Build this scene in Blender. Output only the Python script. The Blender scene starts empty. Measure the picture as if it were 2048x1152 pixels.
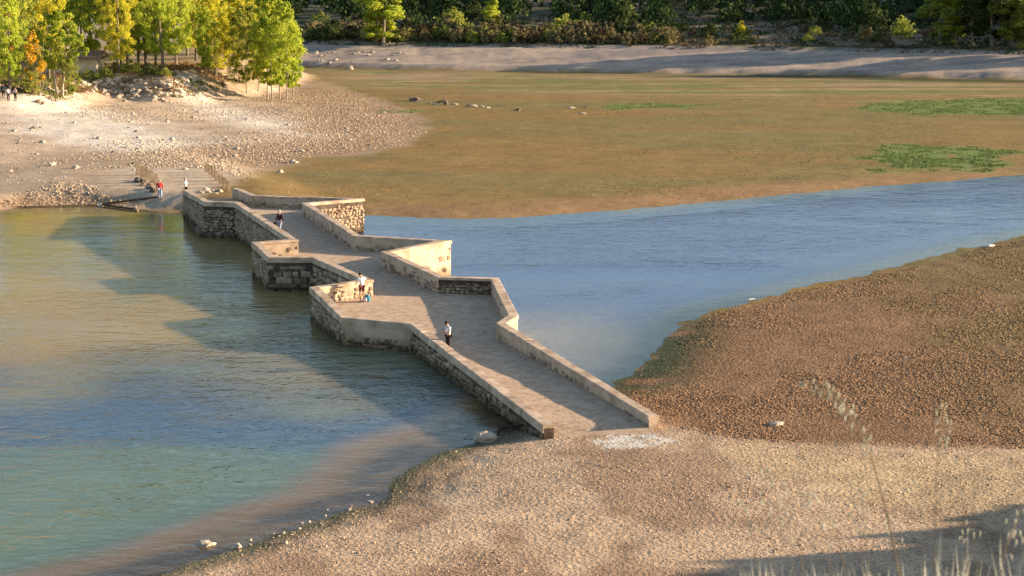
import bpy, bmesh, math, random
import numpy as np
from mathutils import Vector, Matrix
random.seed(7)
RS = np.random.RandomState(11)
SC = bpy.context.scene
COL = SC.collection
R = math.radians

# ------------------------------------------------------------------ camera, light, exposure
CAMH, F, CX, CY = 21.0, 3800.0, 1024.0, 576.0
PITCH = math.atan((576 + 85) / F)
cam_d = bpy.data.cameras.new('camera'); cam = bpy.data.objects.new('camera', cam_d); COL.objects.link(cam)
cam.location = (0, 0, CAMH); cam.rotation_euler = (math.pi / 2 - PITCH, 0, 0)
cam_d.sensor_width = 36; cam_d.lens = 36 * F / 2048
cam_d.clip_start = 0.1; cam_d.clip_end = 9000
cam_d.dof.use_dof = True; cam_d.dof.focus_distance = 115; cam_d.dof.aperture_fstop = cam_d.lens / 1000 / 0.0045
SC.camera = cam

SUN_EL = R(13.0); SUN_A = math.atan2(0.12, 1.0)          # the sun stands low to the right, a little beyond
to_sun = Vector((math.cos(SUN_EL) * math.cos(SUN_A), math.cos(SUN_EL) * math.sin(SUN_A), math.sin(SUN_EL)))
W = bpy.data.worlds.new('World'); SC.world = W; W.use_nodes = True
wn = W.node_tree.nodes; wl = W.node_tree.links
sky = wn.new('ShaderNodeTexSky'); sky.sky_type = 'NISHITA'; sky.sun_disc = False
sky.sun_elevation = SUN_EL; sky.sun_rotation = math.pi / 2 - SUN_A
sky.air_density = 1.0; sky.dust_density = 1.0; sky.ozone_density = 1.6
wl.new(sky.outputs[0], wn['Background'].inputs[0]); wn['Background'].inputs[1].default_value = 0.092
sun_d = bpy.data.lights.new('sun', 'SUN'); sun_d.energy = 5.0; sun_d.angle = R(0.5); sun_d.color = (1.0, 0.77, 0.53)
sun = bpy.data.objects.new('sun', sun_d); COL.objects.link(sun)
sun.rotation_euler = to_sun.to_track_quat('Z', 'Y').to_euler()
SC.view_settings.view_transform = 'Standard'; SC.view_settings.look = 'None'
SC.view_settings.gamma = 1; SC.view_settings.use_curve_mapping = False
SC.view_settings.exposure = 1.45
SC.cycles.max_bounces = 6; SC.cycles.transparent_max_bounces = 12
SC.cycles.use_denoising = True

# ------------------------------------------------------------------ helpers
cp, sp = math.cos(PITCH), math.sin(PITCH)
def ray(px, py):
    u, v = (px - CX) / F, (CY - py) / F
    return np.array([u, cp + v * sp, -sp + v * cp])
def P(px, py, z=0.0):
    d = ray(px, py); k = (z - CAMH) / d[2]
    return np.array([d[0] * k, d[1] * k, z])
def tag(o, label=None, cat=None, group=None, kind=None):
    if label: o['label'] = label
    if cat: o['category'] = cat
    if group: o['group'] = group
    if kind: o['kind'] = kind
    return o
def empty(name, loc, label=None, cat=None, group=None, rz=0.0):
    o = bpy.data.objects.new(name, None); COL.objects.link(o); o.location = loc; o.rotation_euler = (0, 0, rz)
    o.empty_display_size = 0.3
    return tag(o, label, cat, group)
def link(name, me, parent=None, loc=None):
    o = bpy.data.objects.new(name, me); COL.objects.link(o)
    if parent is not None: o.parent = parent
    if loc is not None: o.location = loc
    return o
def np_mesh(name, V, Fc, mat=None, smooth=False, col=None, attrs=None):
    """V (n,3); Fc (m,k) all faces of k corners"""
    me = bpy.data.meshes.new(name)
    V = np.asarray(V, np.float32); Fc = np.asarray(Fc, np.int32)
    m, k = Fc.shape
    me.vertices.add(len(V)); me.vertices.foreach_set('co', V.ravel())
    me.loops.add(m * k); me.loops.foreach_set('vertex_index', Fc.ravel())
    me.polygons.add(m); me.polygons.foreach_set('loop_start', np.arange(0, m * k, k, dtype=np.int32))
    if smooth: me.polygons.foreach_set('use_smooth', np.ones(m, bool))
    if col is not None:
        a = me.attributes.new('Col', 'FLOAT_COLOR', 'POINT')
        c = np.ones((len(V), 4), np.float32); c[:, :3] = col; a.data.foreach_set('color', c.ravel())
    for n, v in (attrs or {}).items():
        a = me.attributes.new(n, 'FLOAT', 'POINT'); a.data.foreach_set('value', np.asarray(v, np.float32))
    me.update(calc_edges=True)
    if mat: me.materials.append(mat)
    return me
class MB:
    def __init__(s): s.v = []; s.f = []
    def add(s, vs, fs):
        b = len(s.v); s.v += [tuple(x) for x in vs]; s.f += [tuple(i + b for i in f) for f in fs]
    def box(s, c, d, rz=0, tilt=None):
        M = Matrix.Rotation(rz, 3, 'Z')
        if tilt is not None: M = M @ tilt
        vs = [Vector(c) + M @ Vector((x * d[0] / 2, y * d[1] / 2, z * d[2] / 2)) for x in (-1, 1) for y in (-1, 1) for z in (-1, 1)]
        s.add(vs, [(0, 1, 3, 2), (4, 6, 7, 5), (0, 4, 5, 1), (2, 3, 7, 6), (0, 2, 6, 4), (1, 5, 7, 3)])
    def tube(s, pts, rad, n=6, cap=True):
        pts = [Vector(p) for p in pts]; rings = []
        for i, p in enumerate(pts):
            t = (pts[min(i + 1, len(pts) - 1)] - pts[max(i - 1, 0)])
            t = t.normalized() if t.length > 1e-9 else Vector((0, 0, 1))
            a = t.cross(Vector((0, 0, 1)) if abs(t.z) < 0.9 else Vector((1, 0, 0))).normalized(); b = t.cross(a)
            r = rad[i] if hasattr(rad, '__len__') else rad
            rings.append([p + a * (r * math.cos(2 * math.pi * k / n)) + b * (r * math.sin(2 * math.pi * k / n)) for k in range(n)])
        vs = [v for r_ in rings for v in r_]; fs = []
        for i in range(len(rings) - 1):
            for k in range(n):
                fs.append((i * n + k, i * n + (k + 1) % n, (i + 1) * n + (k + 1) % n, (i + 1) * n + k))
        if cap: fs += [tuple(range(n))[::-1], tuple(range((len(rings) - 1) * n, len(rings) * n))]
        s.add(vs, fs)
    def ball(s, c, r, seg=8, rings=6):
        r = r if hasattr(r, '__len__') else (r, r, r); vs = []; fs = []
        for i in range(rings + 1):
            a = math.pi * i / rings
            for k in range(seg):
                b = 2 * math.pi * k / seg
                vs.append((c[0] + r[0] * math.sin(a) * math.cos(b), c[1] + r[1] * math.sin(a) * math.sin(b), c[2] + r[2] * math.cos(a)))
        for i in range(rings):
            for k in range(seg):
                fs.append((i * seg + k, (i + 1) * seg + k, (i + 1) * seg + (k + 1) % seg, i * seg + (k + 1) % seg))
        s.add(vs, fs)
    def mesh(s, name, mat=None, smooth=False):
        me = bpy.data.meshes.new(name); me.from_pydata(s.v, [], s.f)
        if smooth: me.polygons.foreach_set('use_smooth', [True] * len(me.polygons))
        me.update()
        if mat: me.materials.append(mat)
        return me
    def build(s, name, mat, parent=None, loc=None, smooth=False):
        return link(name, s.mesh(name, mat, smooth), parent, loc)

# value noise
def _h(i, j, seed):
    n = (i.astype(np.int64) * 374761393 + j.astype(np.int64) * 668265263 + seed * 974711) & 0x7fffffff
    n = ((n ^ (n >> 13)) * 1274126177) & 0x7fffffff
    return ((n ^ (n >> 16)) & 0xffff) / 65535.0
def vnoise(x, y, seed=0):
    x = np.asarray(x, float); y = np.asarray(y, float)
    i = np.floor(x); j = np.floor(y); u = x - i; v = y - j; u = u * u * (3 - 2 * u); v = v * v * (3 - 2 * v)
    return (_h(i, j, seed) * (1 - u) + _h(i + 1, j, seed) * u) * (1 - v) + (_h(i, j + 1, seed) * (1 - u) + _h(i + 1, j + 1, seed) * u) * v
def fbm(x, y, seed=0, o=4):
    s = 0; a = 0.5; t = 0
    for k in range(o):
        s = s + a * vnoise(x * 2 ** k + 17 * k, y * 2 ** k - 9 * k, seed + k); t += a; a *= 0.55
    return s / t
def sstep(a, b, x):
    t = np.clip((x - a) / (b - a), 0, 1); return t * t * (3 - 2 * t)
def sdpoly(X, Y, poly):
    X = np.asarray(X, float); Y = np.asarray(Y, float)
    d = np.full(X.shape, 1e18); ins = np.zeros(X.shape, bool); n = len(poly)
    for i in range(n):
        ax, ay = poly[i][:2]; bx, by = poly[(i + 1) % n][:2]
        ex, ey = bx - ax, by - ay; wx, wy = X - ax, Y - ay
        t = np.clip((wx * ex + wy * ey) / (ex * ex + ey * ey + 1e-12), 0, 1)
        d = np.minimum(d, (wx - t * ex) ** 2 + (wy - t * ey) ** 2)
        c = ((ay > Y) != (by > Y))
        with np.errstate(divide='ignore', invalid='ignore'):
            xi = (bx - ax) * (Y - ay) / ((by - ay) if by != ay else 1e-12) + ax
        ins ^= (c & (X < xi))
    d = np.sqrt(d)
    return np.where(ins, d, -d)
def dseg(X, Y, a, b):
    ex, ey = b[0] - a[0], b[1] - a[1]; wx, wy = X - a[0], Y - a[1]
    t = np.clip((wx * ex + wy * ey) / (ex * ex + ey * ey), 0, 1)
    return np.sqrt((wx - t * ex) ** 2 + (wy - t * ey) ** 2)

# ------------------------------------------------------------------ materials
def newmat(name, rough=0.9, spec=0.2):
    m = bpy.data.materials.new(name); m.use_nodes = True
    b = m.node_tree.nodes['Principled BSDF']; b.inputs['Roughness'].default_value = rough
    b.inputs['Specular IOR Level'].default_value = spec
    return m, m.node_tree.nodes, m.node_tree.links, b
def N(nt, t, **kw):
    n = nt.new(t)
    for k, v in kw.items(): setattr(n, k, v)
    return n
def noise_mat(name, c1, c2, scale=3, rough=0.9, bump=0.0, bscale=20, c3=None, spec=0.2, bdist=0.03, detail=4, island=0.0, stain=None):
    m, nt, lk, b = newmat(name, rough, spec)
    g = N(nt, 'ShaderNodeNewGeometry')
    no = N(nt, 'ShaderNodeTexNoise'); no.inputs['Scale'].default_value = scale; no.inputs['Detail'].default_value = detail
    lk.new(g.outputs['Position'], no.inputs['Vector'])
    r = N(nt, 'ShaderNodeValToRGB'); r.color_ramp.elements[0].position = 0.33; r.color_ramp.elements[1].position = 0.68
    r.color_ramp.elements[0].color = (*c1, 1); r.color_ramp.elements[1].color = (*c2, 1)
    if c3: e = r.color_ramp.elements.new(0.5); e.color = (*c3, 1)
    lk.new(no.outputs[0], r.inputs[0]); out = r.outputs[0]
    if island:
        mr = N(nt, 'ShaderNodeMapRange'); mr.inputs[3].default_value = 1 - island; mr.inputs[4].default_value = 1 + island
        lk.new(g.outputs['Random Per Island'], mr.inputs[0])
        oi = N(nt, 'ShaderNodeObjectInfo'); ad = N(nt, 'ShaderNodeMath', operation='ADD'); fr = N(nt, 'ShaderNodeMath', operation='FRACT')
        lk.new(g.outputs['Random Per Island'], ad.inputs[0]); lk.new(oi.outputs['Random'], ad.inputs[1]); lk.new(ad.outputs[0], fr.inputs[0]); lk.new(fr.outputs[0], mr.inputs[0])
        mx = N(nt, 'ShaderNodeVectorMath', operation='SCALE'); lk.new(out, mx.inputs[0]); lk.new(mr.outputs[0], mx.inputs[3]); out = mx.outputs[0]
    if stain:                                            # water line: (colour, z0, z1)
        sx = N(nt, 'ShaderNodeSeparateXYZ'); lk.new(g.outputs['Position'], sx.inputs[0])
        n2 = N(nt, 'ShaderNodeTexNoise'); n2.inputs['Scale'].default_value = 1.6; lk.new(g.outputs['Position'], n2.inputs['Vector'])
        ma = N(nt, 'ShaderNodeMath', operation='MULTIPLY_ADD'); ma.inputs[1].default_value = -0.9; lk.new(n2.outputs[0], ma.inputs[0]); lk.new(sx.outputs[2], ma.inputs[2])
        mr2 = N(nt, 'ShaderNodeMapRange', interpolation_type='SMOOTHSTEP'); mr2.inputs[1].default_value = stain[1] - 0.45; mr2.inputs[2].default_value = stain[2] - 0.45
        mr2.inputs[3].default_value = 1; mr2.inputs[4].default_value = 0; lk.new(ma.outputs[0], mr2.inputs[0])
        mm = N(nt, 'ShaderNodeMix', data_type='RGBA', blend_type='MULTIPLY'); lk.new(mr2.outputs[0], mm.inputs[0]); lk.new(out, mm.inputs[6]); mm.inputs[7].default_value = (*stain[0], 1); out = mm.outputs[2]
    lk.new(out, b.inputs['Base Color'])
    if bump:
        n3 = N(nt, 'ShaderNodeTexNoise'); n3.inputs['Scale'].default_value = bscale; n3.inputs['Detail'].default_value = 5; n3.inputs['Roughness'].default_value = 0.65
        lk.new(g.outputs['Position'], n3.inputs['Vector'])
        bp = N(nt, 'ShaderNodeBump'); bp.inputs['Strength'].default_value = bump; bp.inputs['Distance'].default_value = bdist
        lk.new(n3.outputs[0], bp.inputs['Height']); lk.new(bp.outputs[0], b.inputs['Normal'])
    return m
def plain(name, c, rough=0.8, var=0.12, spec=0.2):
    return noise_mat(name, tuple(x * (1 - var) for x in c), tuple(min(1, x * (1 + var)) for x in c), 9, rough, 0.15, 60, spec=spec, bdist=0.01)

def ground_mat():
    m, nt, lk, b = newmat('ground', 0.95, 0.1)
    at = N(nt, 'ShaderNodeAttribute', attribute_name='Col'); gr = N(nt, 'ShaderNodeAttribute', attribute_name='grain')
    g = N(nt, 'ShaderNodeNewGeometry')
    def noise(s, d=4, r=0.6):
        n = N(nt, 'ShaderNodeTexNoise'); n.inputs['Scale'].default_value = s; n.inputs['Detail'].default_value = d; n.inputs['Roughness'].default_value = r
        lk.new(g.outputs['Position'], n.inputs['Vector']); return n.outputs[0]
    fine = noise(5.5, 5, 0.72); big = noise(0.16, 4); mid = noise(1.1, 4)
    def rng(src, lo, hi, a=0.3, c=0.7):
        r = N(nt, 'ShaderNodeMapRange'); r.inputs[1].default_value = a; r.inputs[2].default_value = c; r.inputs[3].default_value = lo; r.inputs[4].default_value = hi
        lk.new(src, r.inputs[0]); return r.outputs[0]
    def mul(a, c):
        n = N(nt, 'ShaderNodeMath', operation='MULTIPLY'); lk.new(a, n.inputs[0]); lk.new(c, n.inputs[1]); return n.outputs[0]
    tot = mul(mul(rng(fine, 0.62, 1.38), rng(big, 0.86, 1.14)), rng(mid, 0.84, 1.16))
    sc = N(nt, 'ShaderNodeVectorMath', operation='SCALE'); lk.new(at.outputs['Color'], sc.inputs[0]); lk.new(tot, sc.inputs[3])
    lk.new(sc.outputs[0], b.inputs['Base Color'])
    vo = N(nt, 'ShaderNodeTexNoise'); vo.inputs['Scale'].default_value = 6.0; vo.inputs['Detail'].default_value = 3; lk.new(g.outputs['Position'], vo.inputs['Vector'])
    bp = N(nt, 'ShaderNodeBump'); bp.inputs['Distance'].default_value = 0.12
    lk.new(gr.outputs['Fac'], bp.inputs['Strength']); lk.new(vo.outputs[0], bp.inputs['Height'])
    lk.new(bp.outputs[0], b.inputs['Normal'])
    return m
M_GROUND = ground_mat()
def clod_mat():
    m, nt, lk, b = newmat('clods', 0.95, 0.1)
    at = N(nt, 'ShaderNodeAttribute', attribute_name='Col'); lk.new(at.outputs['Color'], b.inputs['Base Color']); return m
M_CLOD = clod_mat()
def leaf_mat(name, cols, trans=0.35):
    m = bpy.data.materials.new(name); m.use_nodes = True; nt = m.node_tree.nodes; lk = m.node_tree.links
    for n in list(nt):
        if n.type == 'BSDF_PRINCIPLED': nt.remove(n)
    out = nt['Material Output']
    g = N(nt, 'ShaderNodeNewGeometry'); tc = N(nt, 'ShaderNodeTexCoord'); no = N(nt, 'ShaderNodeTexNoise'); no.inputs['Scale'].default_value = 0.45; no.inputs['Detail'].default_value = 2
    lk.new(g.outputs['Position'], no.inputs['Vector'])
    ma = N(nt, 'ShaderNodeMath', operation='MULTIPLY_ADD'); ma.inputs[1].default_value = 1.5; ma.inputs[2].default_value = -0.5; lk.new(no.outputs[0], ma.inputs[0])
    mb = N(nt, 'ShaderNodeMath', operation='MULTIPLY_ADD'); mb.inputs[1].default_value = 0.5; lk.new(g.outputs['Random Per Island'], mb.inputs[0]); lk.new(ma.outputs[0], mb.inputs[2])
    r = N(nt, 'ShaderNodeValToRGB'); el = r.color_ramp.elements
    for i, c in enumerate(cols):
        e = el[i] if i < 2 else el.new(0.5)
        e.color = (*c, 1)
    for i, e in enumerate(sorted(el, key=lambda q: q.position)): pass
    pos = [0.2, 0.8, 0.5]
    if len(cols) == 3:
        el[0].position = 0.15; el[-1].position = 0.85; el[1].position = 0.5
        el[0].color = (*cols[0], 1); el[1].color = (*cols[1], 1); el[2].color = (*cols[2], 1)
    lk.new(mb.outputs[0], r.inputs[0])
    d = N(nt, 'ShaderNodeBsdfDiffuse'); t = N(nt, 'ShaderNodeBsdfTranslucent'); mx = N(nt, 'ShaderNodeMixShader'); mx.inputs[0].default_value = trans
    lk.new(r.outputs[0], d.inputs[0]); lk.new(r.outputs[0], t.inputs[0]); lk.new(d.outputs[0], mx.inputs[1]); lk.new(t.outputs[0], mx.inputs[2]); lk.new(mx.outputs[0], out.inputs[0])
    return m

# ------------------------------------------------------------------ terrain
WATER = [(-400, 170), (-120, 164)] + [tuple(P(x, y)[:2]) for x, y in
  [(-200, 424), (0, 420), (60, 413), (140, 410), (200, 411), (290, 419), (362, 427), (430, 446), (540, 442), (640, 434), (718, 430), (800, 433), (900, 437), (1000, 436), (1100, 430), (1250, 419), (1400, 405), (1700, 377), (2048, 349)]] + \
  [(300, 330), (600, 420), (600, 380), (300, 280)] + [tuple(P(x, y)[:2]) for x, y in
  [(2048, 472), (1900, 505), (1800, 532), (1650, 566), (1500, 603), (1420, 622), (1370, 642), (1340, 672), (1318, 708), (1290, 738), (1240, 768), (1185, 792), (1085, 856), (1030, 864), (960, 886), (870, 912), (795, 948), (768, 1000), (700, 1022), (640, 1045), (560, 1068), (450, 1105), (340, 1143), (180, 1185), (0, 1250)]] + \
  [(-60, 48), (-400, 20)]
PEN = [tuple(P(x, y, 0.2)[:2]) for x, y in [(340, 415), (470, 385), (530, 345), (600, 318), (700, 311), (790, 296), (838, 268), (832, 245), (800, 222), (760, 203), (700, 186), (625, 165), (600, 150)]] + [(-60, 420), (-400, 430), (-400, 166), (-60, 160)]
TERR = [tuple(P(x, y, 4.6)[:2]) for x, y in [(-250, 190), (60, 176), (120, 160), (190, 153), (280, 153), (345, 154), (368, 146), (420, 138), (500, 128)]] + [(-40, 330), (-60, 400), (-300, 400)]
CW_A = (P(418, 392, 1.1)[0], P(418, 392, 1.1)[1]); CW_B = (P(345, 345, 1.1)[0], P(345, 345, 1.1)[1])
BANK = [(-400, 372), (P(560, 136)[0], P(560, 136)[1])] + [tuple(P(x, y)[:2]) for x, y in [(640, 139), (800, 143), (1000, 146), (1180, 149), (1400, 152), (1600, 154), (1800, 159), (2048, 164)]] + [(200, 298), (700, 285)]
def bank_y(X):
    xs = [p[0] for p in BANK]; ys = [p[1] for p in BANK]; return np.interp(X, xs, ys)

def Hg(X, Y, fine=True):
    X = np.asarray(X, float); Y = np.asarray(Y, float)
    sd = sdpoly(X, Y, WATER)
    sd = sd + (vnoise(X * 0.55, Y * 0.3, 3) - 0.5) * 0.7 * sstep(60, 90, Y) + (vnoise(X * 1.9, Y * 1.2, 5) - 0.5) * 0.5
    d = np.maximum(-sd, 0); s = np.maximum(sd, 0)
    flat = 0.32 * (1 - np.exp(-d / (3.0 + 4.0 * sstep(2, 6, X) * sstep(88, 92, Y) * (1 - sstep(118, 130, Y))))) + 0.10 * (fbm(X / 22, Y / 22, 8) - 0.5) * sstep(1, 10, d)
    wet = -np.minimum(0.045 * np.minimum(s, 5) + 0.22 * np.maximum(s - 5, 0), 2.2)
    h = np.where(sd > 0, wet, flat)
    # near flat between the two waters: slightly proud towards the sandy path
    h = h + 0.35 * np.exp(-((Y - 74) / 7) ** 2) * sstep(-8, 6, X) * (sd < 0) * sstep(0, 4, d)
    # left peninsula
    p = sdpoly(X, Y, PEN) + (fbm(X / 9, Y / 9, 21) - 0.5) * 6
    dome = 2.1 * sstep(2, 70, p) + 0.25 * sstep(0, 6, p) * (fbm(X / 6, Y / 8, 4) - 0.3)
    h = h + np.where(sd < 0, dome, 0)
    cw = dseg(X, Y, CW_A, CW_B) + (vnoise(X, Y, 9) - 0.5) * 0.5
    side = ((X - CW_A[0]) * (CW_B[1] - CW_A[1]) - (Y - CW_A[1]) * (CW_B[0] - CW_A[0])) / math.hypot(CW_B[0] - CW_A[0], CW_B[1] - CW_A[1])
    cw = cw + 2.6 * np.clip(side - 3.0, 0, 30)
    h = np.where((Y > 120) & (sd < 0), np.maximum(h, 1.0 * sstep(0, 4.5, d) * (1 - sstep(9, 34, cw)) + h * sstep(9, 34, cw)), h)
    h = h + np.where((sd < 0) & (Y > 120), .0 * np.exp(-((X + 39) / 6.0) ** 2 - ((Y - 170) / 7.0) ** 2) * sstep(0.5, 4, d), 0)
    # terrace with the rocky embankment
    t = sdpoly(X, Y, TERR) + (fbm(X / 5, Y / 5, 31) - 0.5) * 5
    tz = sstep(-7, 4, t)
    h = h * (1 - tz) + (4.7 + 0.5 * (fbm(X / 15, Y / 15, 6) - 0.5)) * tz + 0.7 * (fbm(X / 1.7, Y / 1.7, 41) - 0.5) * tz * (1 - sstep(2, 9, t))
    # far bank and hills
    b = Y - bank_y(X)
    hb = 0.9 * sstep(-0.3, 1.6, b + (vnoise(X / 4, 0 * X, 12) - 0.5) * 1.5) + 2.6 * sstep(0, 24, b + (fbm(X / 12, Y / 12, 50) - .5) * 5) + 0.25 * (fbm(X / 3, Y / 3, 14) - .5) * sstep(0, 3, b) + 0.5 * sstep(0, 1.2, b - 22 - 3 * (vnoise(X / 6, 0 * X, 71) - .5))
    hb = hb + 0.072 * np.maximum(b - 24, 0) * sstep(24, 40, b) + 0.085 * np.clip(b - 110, 0, 240) + 2.5 * (fbm(X / 40, Y / 40, 15) - 0.5) * sstep(30, 90, b)
    h = h + np.where(b > -2, hb, 0)
    # hill beyond the right edge of the far bank
    hr = (30 + 12 * sstep(40, 130, b)) * sstep(118, 250, X - 0.10 * (Y - 330)) * sstep(8, 60, b)
    h = np.where(hr > 0.01, np.maximum(h, hr + h * 0.5), h)
    # hillside that the photographer stands on and its shoulder to the right
    z0 = 19.95 - 0.42 * np.maximum(Y - 2.6, 0) - 0.12 * np.maximum(Y - 46, 0)
    z0 = z0 - 0.0 * X
    sh = (13.0 + 9.0 * (fbm(X / 3.5, Y / 1.6, 83, 3) - .5)) * np.exp(-((X - 52) / 16.0) ** 2) * np.exp(-((Y - 56) / 20.0) ** 2) * sstep(5, 30, Y)
    h = np.maximum(h, np.where(Y < 60, z0, -9)) + sh * sstep(24, 40, X)  
    if fine: h = h + 0.05 * (fbm(X / 1.3, Y / 1.3, 61) - 0.5) * (sd < 0.5)
    return h
def G(px, py):
    """world point where the line of sight of a pixel meets the ground"""
    d = ray(px, py); k0 = (0.0 - CAMH) / d[2]
    ks = np.linspace(k0 * 0.3, k0 * 1.05, 700); X = d[0] * ks; Y = d[1] * ks; Z = CAMH + d[2] * ks
    h = Hg(X, Y); i = np.argmax(h > Z)
    if not (h > Z).any(): i = len(ks) - 1
    return np.array([X[i], Y[i], h[i]])
def gz(x, y): return float(Hg(np.array([x]), np.array([y]))[0])

# zones of ground cover -> surface colours, plus a painted shadow below the far bank
def wpoly(pts, z=0.3): return [tuple(P(x, y, z)[:2]) for x, y in pts]
Z_NEARFLAT = wpoly([(2048, 474), (1500, 604), (1370, 642), (1330, 690), (1262, 742), (1200, 760), (1310, 850), (1420, 880), (1560, 896), (1750, 900), (1900, 908), (2048, 912)]) + [(60, 84), (120, 100), (140, 200)]
Z_RED = wpoly([(718, 405), (900, 408), (1100, 395), (1400, 372), (2048, 325), (2048, 352), (1400, 408), (1100, 433), (900, 440), (718, 434)])
Z_GREENS = [wpoly([(1720, 330), (1745, 300), (1800, 290), (1900, 288), (1985, 292), (2035, 305), (2000, 330), (1920, 348), (1840, 348), (1760, 340)]),
            wpoly([(1700, 214), (1800, 200), (2100, 196), (2200, 215), (2120, 232), (1900, 232), (1760, 226)]),
            wpoly([(1180, 212), (1300, 206), (1440, 210), (1400, 217), (1240, 219)]),
            wpoly([(770, 221), (850, 218), (880, 223), (800, 226)])]
Z_STRIPS = wpoly([(620, 140), (1200, 148), (2100, 158), (2100, 200), (1700, 205), (1300, 196), (900, 185), (620, 180)])
Z_WHITE = [wpoly([(0, 208), (150, 205), (260, 225), (420, 262), (300, 285), (120, 275), (0, 245)], 1.8), wpoly([(355, 165), (420, 185), (520, 200), (600, 230), (640, 250), (520, 240), (420, 215), (360, 190)], 2.2)]
Z_SALT = wpoly([(1180, 878), (1230, 862), (1300, 866), (1350, 885), (1290, 900), (1220, 900)], 0.45)
Z_SAND = wpoly([(1400, 886), (1560, 900), (1900, 912), (2100, 914), (2300, 1040), (1900, 1040), (1700, 1010), (1500, 960)], 0.5)
def lerp(a, b, t): return a * (1 - t[:, None]) + np.asarray(b, float) * t[:, None]
def ground_col(X, Y, h):
    n = len(X)
    nz = fbm(X / 6, Y / 6, 91); n2 = fbm(X / 1.5, Y / 1.5, 92, 3); n3 = fbm(X / 30, Y / 9, 93)
    wob = (nz - .5) * 8
    c = np.tile(np.array([0.235, 0.155, 0.056]), (n, 1)); gr = np.full(n, 0.35)          # dried mud flat
    c = lerp(c, (0.20, 0.155, 0.060), sstep(.42, .62, n3))
    c = lerp(c, (0.27, 0.165, 0.082), sstep(-2, 5, sdpoly(X, Y, Z_RED) + wob * .5))
    t = sstep(-3, 12, sdpoly(X, Y, Z_STRIPS) + wob)
    st = fbm(X / 30, Y / 3.2, 99)
    c = lerp(c, (0.30, 0.22, 0.12), t * sstep(.45, .55, st)); c = lerp(c, (0.17, 0.17, 0.055), t * sstep(.52, .62, fbm(X / 25, Y / 4, 77)))
    for i, q in enumerate(Z_GREENS):
        t = sstep(-1.0, 2.5, sdpoly(X, Y, q) + (nz - .5) * 11 + (n2 - .5) * 3)
        c = lerp(c, (0.15, 0.215, 0.06), t * (0.9 if i < 2 else .7) * sstep(.15, .4, n2)); gr = gr + t * .5
    # near foreground gravel
    t = sstep(-1.5, 1.5, 90 - Y + (X > 9) * 0 + wob * .2) * (X > -60)
    nf = sdpoly(X, Y, Z_NEARFLAT)
    c = lerp(c, (0.49, 0.35, 0.225), t); gr = gr + t * .2
    c = lerp(c, (0.25, 0.155, 0.095), t * sstep(.50, .62, fbm(X / 4, Y / 5, 101)) * .6)
    ts = sstep(-2, 3, sdpoly(X, Y, Z_SAND) + wob * .3); c = lerp(c, (0.47, 0.345, 0.20), ts)
    t = sstep(-0.8, 1.2, nf + wob * .25); c = lerp(c, (0.25, 0.152, 0.085), t); gr = gr + t * .5
    c = lerp(c, (0.19, 0.14, 0.062), t * sstep(18, 34, X + (nz - .5) * 20) * .7)
    # damp, algae covered margins of the water
    sd = sdpoly(X, Y, WATER) + (vnoise(X * 0.55, Y * 0.3, 3) - 0.5) * 0.7 * sstep(60, 90, Y)
    t = sstep(-1.9, -0.4, sd + (n2 - .5) * 1.6) * (Y < 100); c = lerp(c, (0.115, 0.085, 0.045), t * .75)
    t = np.exp(-(((X - 6.8) / 3.0) ** 2 + ((Y - 95) / 5.0) ** 2)) + np.exp(-(((X - 10.5) / 3.0) ** 2 + ((Y - 104) / 6.0) ** 2)); c = lerp(c, (0.055, 0.068, 0.036), np.clip(t * 1.5, 0, 1) * sstep(-5, 0, sd) * sstep(.25, .5, n2))
    t = np.exp(-((sd + 0.1) / 0.9) ** 2) * (Y < 90) * (X < 2); c = lerp(c, (0.09, 0.105, 0.06), t * .7)
    # lake bed
    c = lerp(c, (0.24, 0.19, 0.135), sstep(0, 1.0, sd)); c = lerp(c, (0.17, 0.14, 0.11), sstep(1, 2, sd) * sstep(.45, .6, fbm(X / 4, Y / 2.5, 120)) * .6); c = lerp(c, (0.42, 0.31, 0.22), sstep(3.0, 5, sd + (nz - .5) * 2) * .8)
    # peninsula
    p = sdpoly(X, Y, PEN) + (nz - .5) * 5
    t = sstep(-2.5, 2.0, p); c = lerp(c, (0.43, 0.33, 0.235), t * (Y > 120)); gr = gr + .2 * t
    c = lerp(c, (0.34, 0.255, 0.17), t * (Y > 120) * sstep(.45, .6, fbm(X / 9, Y / 12, 55)) * .7)
    c = lerp(c, (0.27, 0.165, 0.082), t * (Y > 120) * (1 - sstep(.35, .75, h)) * .6)
    c = lerp(c, (.50, .39, .275), (1 - sstep(3, 9, dseg(X, Y, CW_A, CW_B) + (nz - .5) * 4)) * t * .8)
    gr = gr * (1 - .75 * (1 - sstep(4, 10, dseg(X, Y, CW_A, CW_B))) * t)
    for q in Z_WHITE: c = lerp(c, (0.66, 0.59, 0.49), sstep(-3, 5, sdpoly(X, Y, q) + wob * 1.3) * .85)
    t = sstep(0, 6, sdpoly(X, Y, TERR) + wob * .5); c = lerp(c, (0.32, 0.23, 0.12), t)
    # far bank and hill
    b = Y - bank_y(X); t = sstep(-.5, .8, b); c = lerp(c, (0.42, 0.325, 0.245), t)
    c = lerp(c, (0.25, 0.215, 0.19), t * sstep(.45, .65, fbm(X / 14, Y / 2.5, 66)) * .8)
    t = sstep(-11, -7, b + (nz - .5) * 3) * (1 - sstep(-1.5, -.3, b)) * sstep(15, 60, X); c = lerp(c, (.045, .05, .022), t * .85)  # dark strip at the bank foot: the bank's shadow painted into the ground colour
    t = sstep(21, 25, b + (nz - .5) * 4); c = lerp(c, (0.23, 0.18, 0.12), t); c = lerp(c, (0.075, 0.085, 0.04), t * sstep(.42, .58, fbm(X / 8, Y / 12, 67)) * .8)
    gr = gr + sstep(0, 2, b) * .4
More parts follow.
